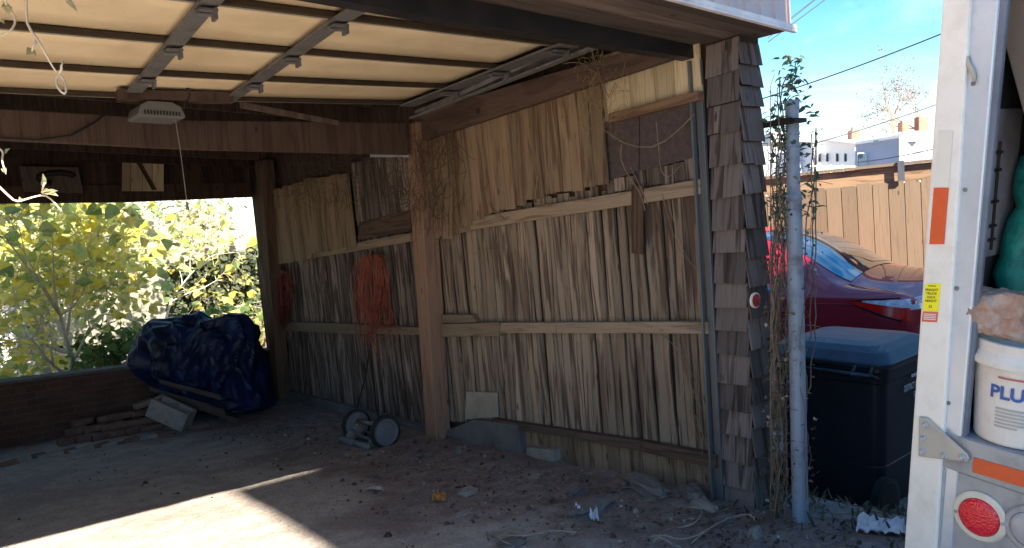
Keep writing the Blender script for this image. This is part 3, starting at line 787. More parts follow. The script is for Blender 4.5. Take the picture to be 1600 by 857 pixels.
# ------------------------------------------------------------------ opener lamp
a = TB(250, 180, -0.35)
LMP = thing('hanging_shop_light', 'dusty white vented metal light hanging from the beam under the door', 'lamp', a + Vector((0, 0, .05)))
WHM = simple('dusty white enamel', (0.12, 0.12, 0.115), 0.6, var=0.2)
mb = MB(); c = a; u = Vector(DR)
sec = [(-.11, .0), (-.09, .05), (-.05, .075), (.07, .075), (.12, .05), (.135, .0), (.125, -.012), (-.10, -.012)]
P = [c + Vector(NF) * 0.10 * 0 + u * x + Vector((0, 0, z)) for x, z in sec]
mb.prism(P, NF, 0.24); mb.build('lamp_housing', WHM, LMP, fixn=True, bevel=0.006)
mb = MB()
for i in range(12):
    p = c + u * (-.075 + i * .016) + Vector((0, 0, .012)) - Vector(NF) * .003; mb.box(p, 0.008, .003, 0.022)
mb.build('vent_slot', BLACKM, LMP)
mb = MB(); mb.tube([c + u * -.07 + Vector((0, 0, .07)) + Vector(NF) * .1, c + u * -.09 + Vector((0, 0, .36)) + Vector(NF) * .1], .005, 6); mb.build('hanger', BLACKM, LMP); mb = MB()
mb.tube([c + u * .12 + Vector((0, 0, .03)), c + u * .17 + Vector((0, 0, .12)), c + u * .12 + Vector((0, 0, .33))], .007, 6); mb.build('hanger', BLACKM, LMP)
a, c = TB(268, 150, -.3), TB(292, 316, -.3)
mb = MB(); mb.tube([a, a.lerp(c, .5) + Vector((.005, 0, 0)), c], 0.0022, 5)
mb.tube([c, c - Vector((0, 0, .045))], [.006, .009], 6); tag(mb.build('pull_cord', simple('thin cord', (.25, .2, .17))), 'thin release cord hanging down from the raised garage door', 'cord')
# sagging cable under the left of the ceiling
mb = MB(); q = [TB(x, y, -.02) for x, y in ((0, 216), (60, 219), (110, 212), (150, 190), (172, 170), (180, 150))]
mb.tube(q, .006, 5); tag(mb.build('ceiling_cable', BLACKM), 'black cable sagging along the cross beam under the ceiling', 'cable')

# ------------------------------------------------------------------ added rowhouse, unseen behind the camera: shaped to shade the right half
def house_box(mb, o, ux, uy, w, d, h):
    o = Vector(o); ux = Vector(ux); uy = Vector(uy); Z = Vector((0, 0, 1))
    mb.hexa(o, o + ux * w, o + ux * w + Z * h, o + Z * h, uy, d)
NB = thing('added_shade_rowhouse', 'added unseen brick rowhouse with a chimney, casting shade from behind the camera', 'house', (8, -10, -.5))
mb = MB(); TOPZ = 9.43
house_box(mb, (1.83, -12, -1.0), (1, 0, 0), (0, 1, 0), 5.5, 4.0, TOPZ + 1.0); mb.build('wall', BRICKN, NB)
mb = MB(); house_box(mb, (7.34, -12, -1.0), (1, 0, 0), (0, 1, 0), 9.0, 3.99, TOPZ - .5); mb.build('wall', BRICKN, NB)  # lower section, so that the sun still reaches the tan fence
mb = MB(); house_box(mb, (2.46, -8.6, TOPZ + .002), (1, 0, 0), (0, 1, 0), 1.1, 0.6, 0.7); mb.build('chimney', BRICKN, NB)  # chimney added to cut off the strip of sunlight
GLASSD = NM('dark window glass', 0.08, 0.6); GLASSD.col((0.03, 0.04, 0.05)); GLASSD = GLASSD.m
WHITEP = simple('white paint', (0.78, 0.77, 0.74), 0.6, var=0.06)
for i in range(4):
    for z in (1.0, 4.0, 6.8):
        x = 3.2 + i * 3.1
        mb = MB(); mb.box((x, -7.985, z + .8), 1.0, .05, 1.7); w_ = mb.build('window_frame', WHITEP, NB)
        mb = MB(); mb.box((x, -7.955, z + .8), .84, .02, 1.5); mb.build('pane', GLASSD, w_)

# ------------------------------------------------------------------ grey pipe, with its bracket
pb = Vector((2.95, 1.975, gz(2.95, 1.975))); 
pdp = float(ROT.T[2] @ (np.array(pb) - CAM))
def PP(x, y): return Dp(x, y, pdp)
PIPE = thing('pipe_post', 'grey metal pipe post strapped beside the shingled corner and wrapped in vines', 'pipe', PP(1249, 812))
mb = MB(); A, B = PP(1251, 830), PP(1237, 158); L = (B - A).length; ax = (B - A).normalized()
A2 = A + ax * (L * .78)
mb.lathe(A, ax, [(0.036, 0), (0.036, L * .78), (0.030, L * .785), (0.030, L), (0.024, L)], 20)
mb.build('pipe', PIPEM, PIPE, smooth=False)
for k, (yy, hh, rr) in enumerate(((165, .035, .034), (210, .012, .0335), (228, .016, .034), (380, .014, .0385), (512, .006, .0375), (786, .012, .038))):
    t_ = (830 - yy) / (830 - 158); p = A + ax * (L * t_)
    mb = MB(); mb.lathe(p - ax * hh / 2, ax, [(rr - .004, 0), (rr, 0.0005), (rr, hh), (rr - .004, hh + .0005)], 20); mb.build('pipe_clamp' if k else 'pipe_cap', PIPEM, PIPE)
mb = MB(); p = A + ax * (L * (830 - 190) / 672)
mb.box(p + Vector((-.045, .06, 0)), .03, .17, .028); mb.box(p + Vector((0, .0, 0)), .095, .09, .02)
mb.build('bracket', BLACKM, PIPE)
# ------------------------------------------------------------------ round red reflector on the shingles
cz = px_z(0, 470); c = corner_at(cz) + Vector((0.012, -0.028, 0.0))
REF = thing('reflector', 'small round red reflector with a white rim nailed to the shingles', 'reflector', c)
mb = MB(); mb.lathe(c, (0, -1, 0), [(0.037, -.004), (0.037, .004), (0.033, .006)], 28); mb.build('rim', simple('cream plastic', (.68, .6, .52), .5), REF)
REDR = NM('red reflector plastic', 0.25, 0.5); REDR.col((0.33, 0.035, 0.03)); REDR = REDR.m
mb = MB(); mb.lathe(c + Vector((0, -.006, 0)), (0, -1, 0), [(0.030, 0), (0.030, .003), (.004, .006), (.004, .009), (0, .009)], 28); mb.build('lens', REDR, REF)

# ------------------------------------------------------------------ rental truck at the right
vy = 697 - .3 * 1550
TR = -wray(0, vy)                               # towards the viewer's right, along the tail
ne_ = np.cross(wray(1412, 857), wray(1472, 0)); TU = np.cross(ne_, TR); TU /= np.linalg.norm(TU)
TU = TU if TU[2] > 0 else -TU
TI = np.cross(TR, TU); TI = TI if TI[0] > 0 else -TI    # into the cargo box
TP0 = np.array(Dp(1530, 808, 2.1))
def T(x, y, off=0.0): return hit(x, y, TI, float(TI @ TP0) + off)
TRv, TUv, TIv = Vector(TR), Vector(TU), Vector(TI)
def TC(p): d = np.array(p) - TP0; return float(d @ TR), float(d @ TU)
def TW(r, u, i=0.0): return Vector(TP0) + TRv * r + TUv * u + TIv * i
TRK = thing('moving_truck', 'white box truck parked with its cargo door open, seen at its rear corner', 'truck', TW(1.0, -.95, 2))
WHT = metalic('white painted truck post', (0.74, 0.71, 0.66), 0.4, (0.46, 0.39, 0.32), 0.4, 0.0, 5)
WHB = metalic('brushed aluminium jamb', (0.52, 0.57, 0.64), 0.35, (0.42, 0.44, 0.46), 0.4, 0.55, 5)
GREYT = metalic('grey bumper steel', (0.36, 0.37, 0.39), 0.5, (0.25, 0.22, 0.19), 0.6, 0.4, 9)
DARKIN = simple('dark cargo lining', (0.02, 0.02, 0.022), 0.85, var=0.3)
def tq(px4, off, th, name, mat, bevel=0.004, parent=TRK):
    mb = MB(); p = [T(x, y, off) for x, y in px4]
    mb.hexa(p[0], p[1], p[2], p[3], TIv, th); return mb.build(name, mat, parent, bevel=bevel, fixn=True)
def trect(r0, r1, u0, u1, i0, i1, name, mat, bevel=0.004, parent=TRK):
    mb = MB(); mb.hexa(TW(r0, u0, i0), TW(r1, u0, i0), TW(r1, u1, i0), TW(r0, u1, i0), TIv, i1 - i0)
    return mb.build(name, mat, parent, bevel=bevel, fixn=True)
rl = TC(T(1412, 857))[0]
TOPU = 1.80
# corner post (rear face traced), jamb, inner lip
def tpost(bl, br, tr_, tl_, off, th, name, mat):
    p = [T(*q, off) for q in (bl, br, tr_, tl_)]
    # continue the traced edges down and up
    lo = [p[0] + (p[0] - p[3]) * .25, p[1] + (p[1] - p[2]) * .25]; hi = [p[2] + (p[2] - p[1]) * .4, p[3] + (p[3] - p[0]) * .4]
    mb = MB(); mb.hexa(lo[0], lo[1], hi[0], hi[1], TIv, th); return mb.build(name, mat, TRK, bevel=0.006, fixn=True)
CP = tpost((1412, 857), (1463, 857), (1516, 0), (1472, 0), -0.012, 0.10, 'corner_post', WHT)
JB = tpost((1461, 857), (1487, 857), (1561, 0), (1514, 0), 0.0, 0.05, 'door_jamb', WHB)
LP = tpost((1484, 857), (1492, 857), (1575, 0), (1557, 0), 0.006, 0.02, 'jamb_lip', simple('dark blue grey lip', (.12, .14, .18), .5))
# body shell
r0 = TC(T(1430, 600))[0] + 0.02; W_ = 2.35; DEP = 2.8; DU = TC(T(1505, 683))[1]; FLZ = DU
trect(r0, r0 + .03, FLZ - .25, TOPU, 0.09, DEP, 'side_wall', WHT, 0)
trect(r0 + W_, r0 + W_ + .03, FLZ - .25, TOPU, 0.0, DEP, 'side_wall', WHT, 0)
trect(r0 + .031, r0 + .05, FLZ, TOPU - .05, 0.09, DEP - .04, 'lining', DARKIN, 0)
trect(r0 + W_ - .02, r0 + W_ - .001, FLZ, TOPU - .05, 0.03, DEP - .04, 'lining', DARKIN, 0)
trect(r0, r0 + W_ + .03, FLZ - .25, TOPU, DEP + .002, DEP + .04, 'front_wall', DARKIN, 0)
mb = MB(); mb.hexa(TW(r0, TOPU + .002, 0), TW(r0 + W_ + .03, TOPU + .002, 0), TW(r0 + W_ + .03, TOPU + .04, 0), TW(r0, TOPU + .04, 0), TIv, DEP + .04); mb.build('roof', WHT, TRK, fixn=True)
mb = MB(); mb.hexa(TW(r0 + .05, FLZ - .05, 0.004), TW(r0 + W_, FLZ - .05, 0.004), TW(r0 + W_, FLZ, 0.004), TW(r0 + .05, FLZ, 0.004), TIv, DEP - .01)
mb.build('cargo_floor', metalic('scratched deck plate', (0.28, 0.30, 0.34), 0.45, (0.16, 0.14, 0.13), 0.7, 0.5, 12), TRK, fixn=True)
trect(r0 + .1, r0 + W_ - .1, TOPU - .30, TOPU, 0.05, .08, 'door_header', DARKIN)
# sill channel under the deck, light panel under it
s0 = TC(T(1470, 690))[0] + .004; sillb = TC(T(1512, 742))[1]
trect(s0, r0 + W_, sillb, FLZ - .002, -0.006, 0.04, 'rear_sill', GREYT)
trect(s0 - .006, r0 + W_, sillb - .32, sillb - .003, 0.004, 0.03, 'light_panel', GREYT)
trect(s0 - .004, s0 + .018, sillb - .32, sillb - .004, -0.004, 0.004, 'panel_flange', GREYT)
trect(r0 + .02, r0 + W_ - .02, sillb - .40, sillb - .325, -0.05, 0.06, 'bumper_bar', GREYT)
# gusset plate with five bolts
gp = [T(x, y, -0.014) for x, y in ((1437, 651), (1450, 652), (1513, 709), (1516, 717), (1512, 722), (1436, 713))]
mb = MB(); mb.prism(gp, -TIv, 0.006); GP = mb.build('gusset_plate', metalic('cast grey plate', (0.42, 0.40, 0.36), .5, (.3, .25, .2), .4, .3), TRK, bevel=0.003, fixn=True)
for x, y in ((1446, 664), (1443, 685), (1442, 706), (1475, 712), (1504, 715)):
    mb = MB(); mb.lathe(T(x, y, -0.020), -TIv, [(0.0095, 0), (0.0095, .003), (0.0065, .0045), (0.0055, .010), (0, .011)], 12); mb.build('bolt', GALV, GP)
for x, y in ((1508, 297), (1521, 131), (1495, 451), (1482, 630)):
    mb = MB(); mb.lathe(T(x, y, 0.0), -TIv, [(0.006, 0), (0.006, .002), (0.003, .004), (0, .005)], 12); mb.build('rivet', simple('dark rivet', (.16, .15, .15), .5), JB)
for x, y in ((1470, 762), (1468, 793), (1466, 824)):
    mb = MB(); mb.lathe(T(x, y, .004), -TIv, [(0.009, 0), (0.009, .002), (0.005, .004), (0, .005)], 12); mb.build('rivet', GREYT, TRK)
mb = MB(); mb.tube([T(x, y, -0.006) for x, y in ((1512, 88), (1513, 100), (1518, 108), (1522, 118), (1522, 128))], [.004, .006, .007, .006, .004], 8)
mb.build('latch_clip', simple('tan clip', (.42, .38, .32), .5), JB, smooth=True)
# reflective tape
ORG = simple('worn orange reflective tape', (0.60, 0.10, 0.03), 0.45, var=0.12, scale=20)
WTP = simple('cream reflective tape', (0.66, 0.64, 0.58), 0.4, var=0.05)
tq(((1452, 382), (1475, 382), (1482, 294), (1459, 294)), -0.0145, 0.002, 'reflective_tape', ORG, 0.0, CP)
tq(((1460, 293), (1482, 293), (1489, 205), (1467, 205)), -0.0145, 0.002, 'reflective_tape', WTP, 0.0, CP)
tq(((1519, 738), (1640, 774), (1641, 749), (1521, 715)), -0.0085, 0.002, 'reflective_tape', ORG, 0.0)
# deck height sticker
YEL = simple('yellow sticker', (0.80, 0.74, 0.02), 0.5, var=0.03); REDS = simple('faded red sticker', (0.62, 0.14, 0.10), 0.5, var=0.1)
INK = simple('dark ink', (0.10, 0.08, 0.02), 0.7, var=0.0); WINK = simple('white ink', (.75, .72, .7), .7, var=0.0)
sq = ((1442, 486), (1466, 487), (1470, 444), (1446, 444))
tq(sq, -0.0135, 0.0012, 'sticker', YEL, 0, CP)
tq(((1440, 503), (1464, 504), (1466, 488), (1442, 487)), -0.0133, 0.0010, 'sticker', REDS, 0, CP)
su = (T(1470, 444, -.014) - T(1466, 487, -.014)); hh = su.length; su.normalize(); sr = (T(1466, 487, -.014) - T(1442, 486, -.014)).normalized()
c0 = (T(1444, 444, -.0138) + T(1470, 444, -.0138)) / 2
for k, (s_, h_) in enumerate((('52 INCH', .0045), ('FREIGHT', .0066), ('TRUCK', .0066), ('DECK', .0066), ('HEIGHT', .0066), ('52', .0066))):
    dd = (.006, .0165, .0265, .0365, .0465, .062)[k] * hh / .0745
    text_on('lettering', s_ if k else 'TYPICAL', c0 - su * dd, sr, su, h_ * hh / .0745, INK, CP, .0004, 0.95, 0.02)
rc = (T(1440, 503, -.0138) + T(1466, 488, -.0138)) / 2
mb = MB()
for k in range(4):
    q = rc + su * (.007 - .005 * k) - sr * .017 - TIv * .0006; mb.hexa(q, q + sr * .034, q + sr * .034 + su * .0022, q + su * .0022, TIv, .0005)
mb.build('small_print', WINK, CP)
# tail lamp and the next lamp beside it
def lamp(c, rr, ring, lens, label):
    a = MB(); a.lathe(c, -TIv, [(rr, 0), (rr, .006), (rr * .93, .010), (rr * .76, .010), (rr * .74, .004)], 36)
    L_ = a.build('tail_lamp', ring, TRK, smooth=False); L_['label'] = label
    b_ = MB(); b_.lathe(c, -TIv, [(rr * .74, .004), (rr * .74, .012), (rr * .6, .016), (rr * .3, .018), (0, .0185)], 36); b_.build('lens', lens, L_, smooth=True)
    for sgn in (-1, 1):
        q = MB(); q.lathe(Vector(c) + TRv * sgn * rr * .84 + TUv * rr * .1 * sgn, -TIv, [(0.005, .010), (0.005, .012), (0, .013)], 10); q.build('screw', GALV, L_)
REDL = NM('red lamp lens', 0.18, 0.6); cc = REDL.coord(); vz = REDL.n('ShaderNodeTexVoronoi'); REDL.l(cc, vz.inputs['Vector']); vz.inputs['Scale'].default_value = 160
REDL.col(REDL.ramp(vz.outputs['Distance'], [(0.1, (0.80, 0.03, 0.05)), (0.8, (0.58, 0.01, 0.02))])); REDL.bump(vz.outputs['Distance'], .5, .003); REDL = REDL.m
RING = simple('cream lamp flange', (0.62, 0.56, 0.46), 0.45, var=0.15, scale=20)
lc = T(1532, 807, .003); lamp(lc, 0.072, RING, REDL, 'round red tail lamp in a cream flange')
lamp(T(1612, 828, .003), 0.066, GREYT, simple('clear lens', (.35, .35, .36), .2, .6), 'round clear reversing lamp')
# truck cab and wheels further in: wheel under the bed
TYRE = simple('tyre rubber', (0.02, 0.02, 0.02), 0.9)
for rr_ in (r0 + .22, r0 + W_ - .22):
    mb = MB(); c = TW(rr_ - .14, FLZ - .62, 1.5); mb.lathe(c, TRv, [(.2, 0), (.36, .01), (.38, .05), (.38, .23), (.36, .27), (.2, .28)], 28); mb.build('wheel', TYRE, TRK)
mb = MB(); mb.hexa(TW(r0 + .6, FLZ - .38, .1), TW(r0 + 1.7, FLZ - .38, .1), TW(r0 + 1.7, FLZ - .06, .1), TW(r0 + .6, FLZ - .06, .1), TIv, 4.1); mb.build('chassis', BLACKM, TRK)
mb = MB(); mb.hexa(TW(r0 + .15, FLZ - .6, 2.95), TW(r0 + W_ - .15, FLZ - .6, 2.95), TW(r0 + W_ - .15, FLZ + 1.0, 2.95), TW(r0 + .15, FLZ + 1.0, 2.95), TIv, 1.4); mb.build('cab', WHT, TRK, bevel=.08)
# load: bucket, rubble stone, green roll, black bags, rack, cardboard
bd = 0.10; bc = T(1578, 690, 0); r_, u_ = TC(bc)
BX = 0.155
bcen = hit(1588, 682, TU, float(TU @ np.array(TW(0, FLZ))))
BKT = thing('plastic_bucket', 'white plastic bucket with blue PLUS print on the truck deck', 'bucket', bcen)
depth_b = float(ROT.T[2] @ (np.array(bcen) - CAM)); R_B = 66 * depth_b / FPX; H_B = 163 * depth_b / FPX
mb = MB()
mb.lathe(bcen + TUv * .002, TU, [(R_B * .86, 0), (R_B * .88, .006), (R_B * .97, H_B * .72), (R_B * .975, H_B * .75), (R_B * 1.10, H_B * .755), (R_B * 1.10, H_B * .80), (R_B * 1.0, H_B * .88), (R_B * 1.0, H_B * .965), (R_B * .93, H_B * .97), (R_B * .90, H_B * .75)], 48, xdir=-TIv)
mb.build('pail', metalic('dusty white plastic', (0.66, 0.62, 0.57), .45, (.45, .38, .32), .3, 0, 8), BKT, smooth=False)
BLU = simple('blue print', (0.05, 0.10, 0.32), .6, var=0); REDP = simple('faded red print', (.45, .12, .10), .6, var=0.1); GREYP = simple('grey small print', (.38, .36, .34), .6, var=.1)
def bent(me_o, cen, R):
    """wrap flat lettering round the pail"""
    for v in me_o.data.vertices:
        d = v.co - cen; h = d.dot(TUv); s_ = d.dot(bt); ang = s_ / R
        v.co = cen + TUv * h + (bn * math.cos(ang) + bt * math.sin(ang)) * R
tocam = Vector(CAM) - bcen; tocam -= TUv * tocam.dot(TUv); tocam.normalize()
bn = tocam; bt = TUv.cross(bn).normalized()
if bt.dot(TRv) < 0: bt = -bt
def btext(s_, h, sx, size, mat, bold=.0, sq=1.0):
    Rl = R_B * (.86 + .15 * h / H_B) + .0035
    o = text_on('print', s_, bcen + TUv * h + bt * sx, bt, TUv, size, mat, BKT, 0, sq, bold); bent(o, bcen, Rl)
btext('PLUS 2', H_B * .52, .0, .036, BLU, .03)

for k in range(7):
    mb = MB(); h = H_B * ((.36 - .035 * k) if k < 6 else .66); R = R_B * (.86 + .15 * h / H_B) + .003; n = 14; w_ = (.095, .09, .09, .095, .09, .05, .08)[k]
    for i in range(n + 1):
        a = (-.055 + w_ * 1.1 * i / n) / R; d = bn * math.cos(a) + bt * math.sin(a)
        mb.v += [bcen + TUv * h + d * R, bcen + TUv * (h + .0055) + d * (R + .0001)]
    for i in range(n): mb.face((2 * i, 2 * i + 2, 2 * i + 3, 2 * i + 1))
    mb.build('print', GREYP if k < 6 else REDP, BKT)
def rock(name, c, sx, sy, sz, mat, seed, label=None, cat='stone', group=None, ax=None, sub=3, amp=.22, parent=None, blocky=.5):
    bm = bmesh.new(); bmesh.ops.create_icosphere(bm, subdivisions=sub, radius=1)
    X, Y, Z = ax or (Vector((1, 0, 0)), Vector((0, 1, 0)), Vector((0, 0, 1)))
    c = Vector(c)
    for v in bm.verts:
        p = v.co.copy(); m_ = max(abs(p.x), abs(p.y), abs(p.z)); q = p.lerp(p / m_ * .85, blocky)
        q *= 1 + amp * noise.noise(p * 1.6 + Vector((seed * 7.1, seed * 3.3, 0))) + amp * .3 * noise.noise(p * 5 + Vector((seed, 0, 0)))
        v.co = c + X * q.x * sx + Y * q.y * sy + Z * q.z * sz
    me = bpy.data.meshes.new(name); bm.to_mesh(me); bm.free(); me.materials.append(mat)
    at = me.attributes.new('tone', 'FLOAT', 'FACE')
    o = bpy.data.objects.new(name, me); sc.collection.objects.link(o)
    if parent: o.parent = parent; o.matrix_parent_inverse = Matrix.Translation(parent.location).inverted()
    if label: tag(o, label, cat, group)
    return o
PINKR = NM('pink brick rubble', .9, .2); cc = PINKR.coord(); f = PINKR.noise(cc, 9, 6, .7)
PINKR.col(PINKR.ramp(f, [(.36, (.27, .22, .20)), (.5, (.40, .24, .18)), (.66, (.50, .40, .34))])); PINKR.bump(PINKR.noise(cc, 24, 7, .75), .9, .015); PINKR = PINKR.m
tp = bcen + TUv * (H_B * .97)
rock('rubble_stone', tp + TUv * .068 - bt * 40 * depth_b / FPX, .078, .08, .074, PINKR, 5, 'pinkish lump of broken brick masonry sitting on the white bucket', 'rubble', amp=.3, sub=4, blocky=.65, ax=(bt, -bn, TUv))
GRN = simple('green plastic wrap', (0.01, 0.16, 0.12), 0.35, var=.5, scale=14, bump=.8, bscale=25)
A, B = TW(r0 + .10, FLZ + .003, .17), TW(r0 + .115, .98, .33)
mb = MB(); n = 16; pts = [A.lerp(B, i / n) + TRv * .008 * math.sin(i * 1.1) for i in range(n + 1)]; mb.tube(pts, [.045 + .007 * math.sin(i * 2.3) for i in range(n + 1)], 14)
tag(mb.build('green_roll', GRN, smooth=True), 'long green plastic wrapped roll leaning inside the truck behind the bucket', 'roll')
BAG = NM('black plastic bag', .25, .5); cc = BAG.coord(); BAG.col((.012, .012, .016)); BAG.bump(BAG.noise(cc, 9, 5, .6, 1.0), 1.0, .05); BAG = BAG.m
for k, (x, y, i_, s_) in enumerate(((1600, 470, .55, .13), (1640, 600, .5, .17))):
    c = TW(r0 + (.25, .42)[k], (.68, FLZ + .2)[k], (.40, .62)[k]); rock('trash_bag', c, s_, s_, s_ * 1.3, BAG, 3 + k, ('black plastic bag bulging behind the bucket near the green roll', 'large black plastic bag low on the truck deck at the right')[k], 'bag', amp=.4, sub=4, blocky=.2)
A0 = T(1575, 20, .35)
# cardboard sheet leaning at top right inside the truck
CARD = simple('grey brown cardboard', (.24, .185, .15), .85, var=.12, scale=5)
cp_ = [T(x, y, .19) for x, y in ((1562, 42), (1590, -60), (1720, -60), (1720, 330), (1602, 190))]
mb = MB(); mb.prism(cp_, TIv, .3); tag(mb.build('cardboard_box', CARD, fixn=True, bevel=.004), 'brown cardboard carton stacked high inside the truck at top right', 'box')
# wire rack
RK = thing('wire_rack', 'small black metal rack fixed inside the truck wall beside the jamb', 'rack', TW(r0 + .062, .72, .17))
for i_ in (.13, .21):
    mb = MB(); mb.tube([TW(r0 + .062, .72, i_), TW(r0 + .062, 1.03, i_)], .004, 6); mb.build('upright', BLACKM, RK)
for u_ in (.75, .79, .86, .95, 1.0):
    mb = MB(); mb.tube([TW(r0 + .062, u_, .125), TW(r0 + .062, u_, .225)], .005, 6); mb.build('shelf_bar', BLACKM, RK)
trect(r0 + .0515, r0 + .058, .70, 1.12, .11, .34, 'moving_blanket', simple('grey moving blanket', (.16, .145, .15), .95, var=.4, scale=5), 0.0)

# ------------------------------------------------------------------ trash can
CAND = 4.45
cz0 = Dp(1310, 792, CAND)
CAN = thing('trash_can', 'large black wheeled trash can with grey blue lid standing beyond the pipe', 'trash can', cz0)
NAVY = simple('black navy plastic', (0.012, 0.013, 0.022), .45, var=.3, spec=.4); LIDM = simple('grey blue lid plastic', (0.022, 0.036, 0.055), .42, var=.3, spec=.35)
# frame: front direction of the bin (the handle side with the wheels) faces the camera, a little turned
cu = Vector((0, 0, 1)); cr = Vector(ROT[:, 0]); cr.z = 0; cr.normalize()
th_ = math.radians(52); Rr = Vector(ROT[:, 0]); Rr.z = 0; Rr.normalize(); Fr = Vector(ROT[:, 2]); Fr.z = 0; Fr.normalize()
cr = (Rr * math.cos(th_) - Fr * math.sin(th_)).normalized(); cd = (Fr * math.cos(th_) + Rr * math.sin(th_)).normalized()
up_img = -Vector(ROT[:, 1])
cu2 = (cu * .6 + up_img * .4).normalized()
O = Dp(1294, 792, CAND)
HC = .87
def CB(x, y, z): return O + cr * x + cd * y + cu2 * z
mb = MB(); n = 28
def ring_rr(w, d, r, n=7):
    out = []
    for cxs, cys, a0 in ((1, 1, 0), (-1, 1, 90), (-1, -1, 180), (1, -1, 270)):
        for i in range(n):
            a = math.radians(a0 + 90 * i / (n - 1)); out.append((cxs * (w / 2 - r) + r * math.cos(a), cys * (d / 2 - r) + r * math.sin(a)))
    return out
def loft(mb, rings, cap=True):
    k = len(mb.v); m = len(rings[0])
    for R_ in rings: mb.v += R_
    for i in range(len(rings) - 1):
        for j in range(m):
            j2 = (j + 1) % m; mb.face((k + i * m + j, k + i * m + j2, k + (i + 1) * m + j2, k + (i + 1) * m + j))
    if cap: mb.face([k + j for j in range(m)][::-1]); mb.face([k + (len(rings) - 1) * m + j for j in range(m)])
rings = []
for z, w, d, yo in ((0.0, .58, .50, .28), (.02, .60, .52, .28), (.30, .635, .56, .29), (.305, .63, .555, .29), (.70, .68, .62, .30), (.80, .69, .64, .305), (.81, .72, .67, .305), (.87, .73, .68, .305), (.875, .75, .70, .305), (.90, .75, .70, .305)):
    rings.append([CB(x, y + yo, z * HC / .9) for x, y in ring_rr(w, d, .07)])
loft(mb, rings); mb.build('bin_body', NAVY, CAN, fixn=True, smooth=False, bevel=.004)
for sx in (-1, 1):                                # vertical mouldings on the near side
    mb = MB(); mb.hexa(CB(sx * .13 - .02, .045, .12), CB(sx * .13 + .02, .045, .12), CB(sx * .14 + .02, .0, .76), CB(sx * .14 - .02, .0, .76), cd, .03); mb.build('moulded_rib', NAVY, CAN, bevel=.008, fixn=True)
mb = MB(); rings = []
HL = HC + .0
for z, w, d, yo in ((.004, .78, .73, .305), (.025, .79, .74, .305), (.035, .77, .72, .305), (.075, .68, .62, .31), (.10, .56, .50, .31), (.112, .40, .34, .31), (.116, .18, .14, .31)):
    rings.append([CB(x, y + yo, HL + z) for x, y in ring_rr(w, d, .08 if w > .3 else .05)])
loft(mb, rings); LID = mb.build('lid', LIDM, CAN, fixn=True, bevel=.004)
mb = MB()
for pts in ([(-.25, .09), (.25, .09), (.25, .53), (-.25, .53), (-.25, .09)],):
    mb.tube([CB(x, y, HL + .094) for x, y in pts], .008, 6)
mb.build('lid_rib', NAVY, LID, smooth=True)
mb = MB()
for s_ in (-1, 1):
    for o_ in (-.05, .05):
        mb = MB(); mb.tube([CB(s_ * .27 + o_, -.10, HL - .03), CB(s_ * .27 + o_ * .9, .0, HL + .06), CB(s_ * .25 + o_ * .8, .13, HL + .10)], .011, 6); mb.build('lid_hinge', LIDM, LID, smooth=True)
    mb = MB()
    mb.tube([CB(s_ * .27 - .05, -.10, HL - .03), CB(s_ * .27 + .05, -.10, HL - .03)], .012, 6)
    mb.tube([CB(s_ * .27 - .045, -.04, HL + .025), CB(s_ * .27 + .045, -.04, HL + .025)], .010, 6); mb.build('hinge_bar', LIDM, LID, smooth=True)
mb = MB(); mb.tube([CB(-.33, -.02, HC - .06), CB(-.33, -.09, HC - .03), CB(.33, -.09, HC - .03), CB(.33, -.02, HC - .06)], .014, 8); mb.build('handle_bar', NAVY, CAN, smooth=True)
for sx in (-.36, .30):
    mb = MB(); mb.lathe(CB(sx, .02, .115), cr, [(.02, -.004), (.10, 0), (.13, .008), (.13, .05), (.10, .058), (.02, .06)], 28); w_ = mb.build('wheel', TYRE, CAN)
    mb = MB(); mb.lathe(CB(sx, .02, .115), -cr, [(.05, .0), (.045, .012), (.02, .018), (0, .02)], 20); mb.build('hub', simple('grey hub', (.10, .10, .11), .5), w_)
# star and bars emblem with the lettering, white on the near side
PRW = simple('white bin print', (.50, .52, .58), .6, var=0)
n_ = -cd
def onbin(px, py): # point on the side wall of the bin
    a, b_, c_ = CB(.348, 0, .8), CB(.348, .3, .8), CB(.318, 0, .1); nn = (b_ - a).cross(c_ - a); nn.normalize(); return hit(px, py, nn, nn.dot(a))
n_ = cr
def star(mb, c, R):
    p = [c + cd * (R * (1 if i % 2 == 0 else .4) * math.sin(math.pi * i / 5)) + cu2 * (R * (1 if i % 2 == 0 else .4) * math.cos(math.pi * i / 5)) for i in range(10)]
    mb.prism(p, n_, .006)
e0 = onbin(1426, 568)
for k in range(3):
    mb = MB(); star(mb, e0 + cd * .09 * k, .030); mb.build('star_emblem', PRW, CAN, fixn=True)
for k in (0, 1):
    q = e0 - cu2 * (.045 + .032 * k) - cd * .025; mb = MB(); mb.prism([q, q + cd * .23, q + cd * .23 + cu2 * .017, q + cu2 * .017], n_, .006); mb.build('bar_emblem', PRW, CAN, fixn=True)
text_on('lettering', 'DISTRICT OF COLUMBIA', e0 - cd * .02 - cu2 * .125 + cd * .065, cd, cu2, .036, PRW, CAN, .007, .62, .03)
text_on('lettering', 'GOVERNMENT', e0 - cu2 * .18 + cd * .085, cd, cu2, .034, PRW, CAN, .007, .62, .03)
